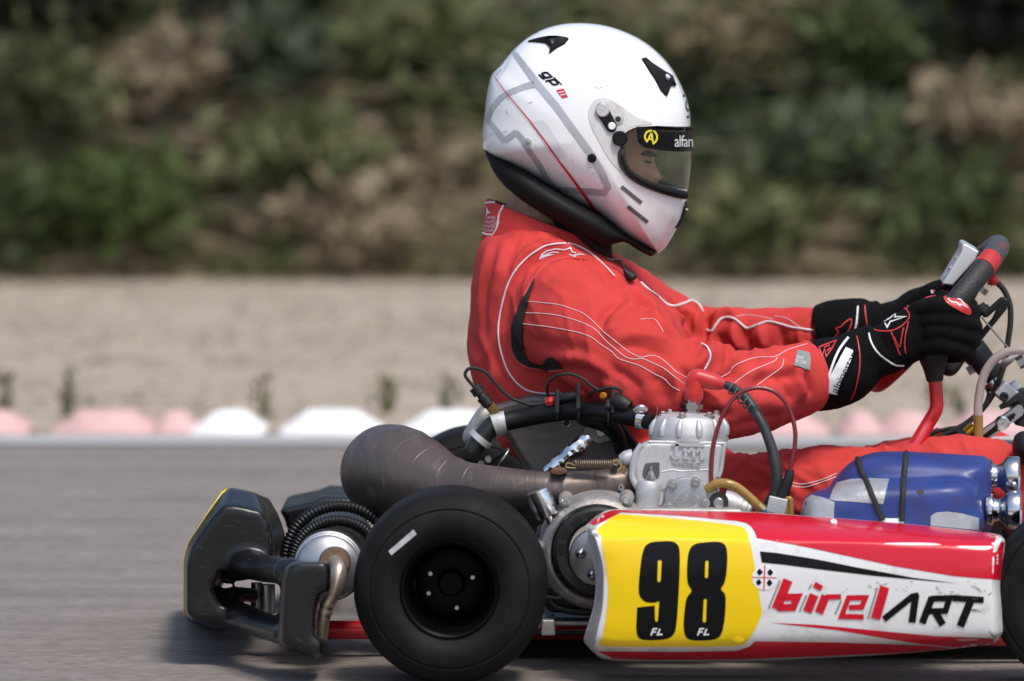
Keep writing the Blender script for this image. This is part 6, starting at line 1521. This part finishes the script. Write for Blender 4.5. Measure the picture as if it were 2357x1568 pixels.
# sunstrip: a band along the upper edge of the visor
eT = even(cr(H([(1078, 728), (1150, 742), (1240, 758), (1330, 765), (1411, 760)]), 6), 60); eL = even(cr(H([(1085, 812), (1120, 845), (1180, 858), (1250, 870), (1330, 879), (1408, 881)]), 6), 60)
rows = []
for i in range(9):
    s = i/8; row = []
    for j in range(31):
        t = math.sin(j/30*math.pi/2); k = t*59; k0 = min(58, int(k)); fr_ = k-k0
        a = eT[k0].lerp(eT[k0+1], fr_); b = eL[k0].lerp(eL[k0+1], fr_); p = a.lerp(b, s); c = Vector(HC); q = c+(p-c)/1.0225
        y = helm_y(q.x, q.y)*1.018+.0042 if j < 30 else 0
        row.append((p.x, p.y, y))
    rows.append([P(u, v, YC)-Vector((0, y, 0)) for u, v, y in row]+[P(u, v, YC)+Vector((0, y, 0)) for u, v, y in row[::-1][1:]])
g = G(); g.rings(rows, closed_ring=False); strip = mk('sun_strip', g, m_blkp, helmet, smooth=0); bst = tree(strip)
VV = lambda p: M_(zV, p)
m_yel = mat('yellow_print', (.72, .62, .03), .4)
drape('strip_badge', [stroke(VV([(868, 492), (895, 512), (915, 550), (915, 600), (890, 640), (870, 655), (855, 600), (848, 535), (835, 530), (805, 600), (785, 628), (765, 600), (757, 560), (775, 515), (805, 495), (850, 488)]), 4.2), stroke(VV([(818, 600), (865, 600)]), 3.5)], bst, m_yel, helmet, .0012, 5)
drape('strip_lettering', text_loops('alfano', VV([(1140, 698)])[0], (.17617*150, 0), (0, -.17617*215), 1.0, .035, 0, .92), bst, m_whprint, helmet, .0012, 4)
# ---------------------------------------------------------- countable small pieces become objects of their own
def split(o):
    me = o.data; n = len(me.vertices); par = list(range(n))
    def find(i):
        while par[i] != i: par[i] = par[par[i]]; i = par[i]
        return i
    for p in me.polygons:
        v = p.vertices; r = find(v[0])
        for k in v[1:]: par[find(k)] = r
    isl = {}
    for p in me.polygons: isl.setdefault(find(p.vertices[0]), []).append(p.index)
    boxes = []
    for k, ps in isl.items():
        vs = {i for q in ps for i in me.polygons[q].vertices}; c = [me.vertices[i].co for i in vs]
        boxes.append([[min(p[a] for p in c)-.0005 for a in range(3)], [max(p[a] for p in c)+.0005 for a in range(3)], list(ps)])
    merged = True
    while merged:
        merged = False
        for i in range(len(boxes)):
            for j in range(i+1, len(boxes)):
                A, B = boxes[i], boxes[j]
                if all(A[0][a] < B[1][a] and B[0][a] < A[1][a] for a in range(3)):
                    boxes[i] = [[min(A[0][a], B[0][a]) for a in range(3)], [max(A[1][a], B[1][a]) for a in range(3)], A[2]+B[2]]; boxes.pop(j); merged = True; break
            if merged: break
    if len(boxes) < 2: return
    src = me.copy()
    for k, (_, _, ps) in enumerate(boxes):
        keep = set(ps); bm = bmesh.new(); bm.from_mesh(src); bm.faces.ensure_lookup_table()
        bmesh.ops.delete(bm, geom=[f for f in bm.faces if f.index not in keep], context='FACES')
        if k == 0: bm.to_mesh(me); me.update()
        else:
            m2 = src.copy(); bm.to_mesh(m2); c = o.copy(); c.data = m2; COL.objects.link(c)
        bm.free()
    bpy.data.meshes.remove(src)
SPLIT = {'head_nut', 'panel_dimple', 'cable_tie', 'spring_hook', 'stay_bolt', 'exhaust_stub', 'stub_bolt', 'cover_bolt', 'cover_screw', 'ring_slot', 'cooling_fin', 'casting_rib', 'bumper_clamp', 'frame_rail', 'pipe_flange', 'hose_clamp', 'tie_cord', 'intake_trumpet', 'sensor_wire', 'cable', 'timer_button', 'hub_bolt', 'engine_mount', 'case_rib', 'wheel_arm', 'arm_clamp', 'bumper_arm', 'seat_stay', 'spoke', 'vent_pin', 'column_clamp', 'port_gasket', 'fuel_pump', 'cord_toggle', 'badge_mark', 'letter_shadow', 'sponsor_letters', 'raised_lettering', 'silver_graphic', 'small_initials', 'brow_lettering', 'top_mark', 'pale_graphic', 'number_slot', 'stitching', 'piping', 'patch_border', 'red_trim', 'white_trim', 'scrape_mark'}
for o in list(COL.objects):
    if o.type == 'MESH' and o.name.split('.')[0] in SPLIT and not o.modifiers: split(o)
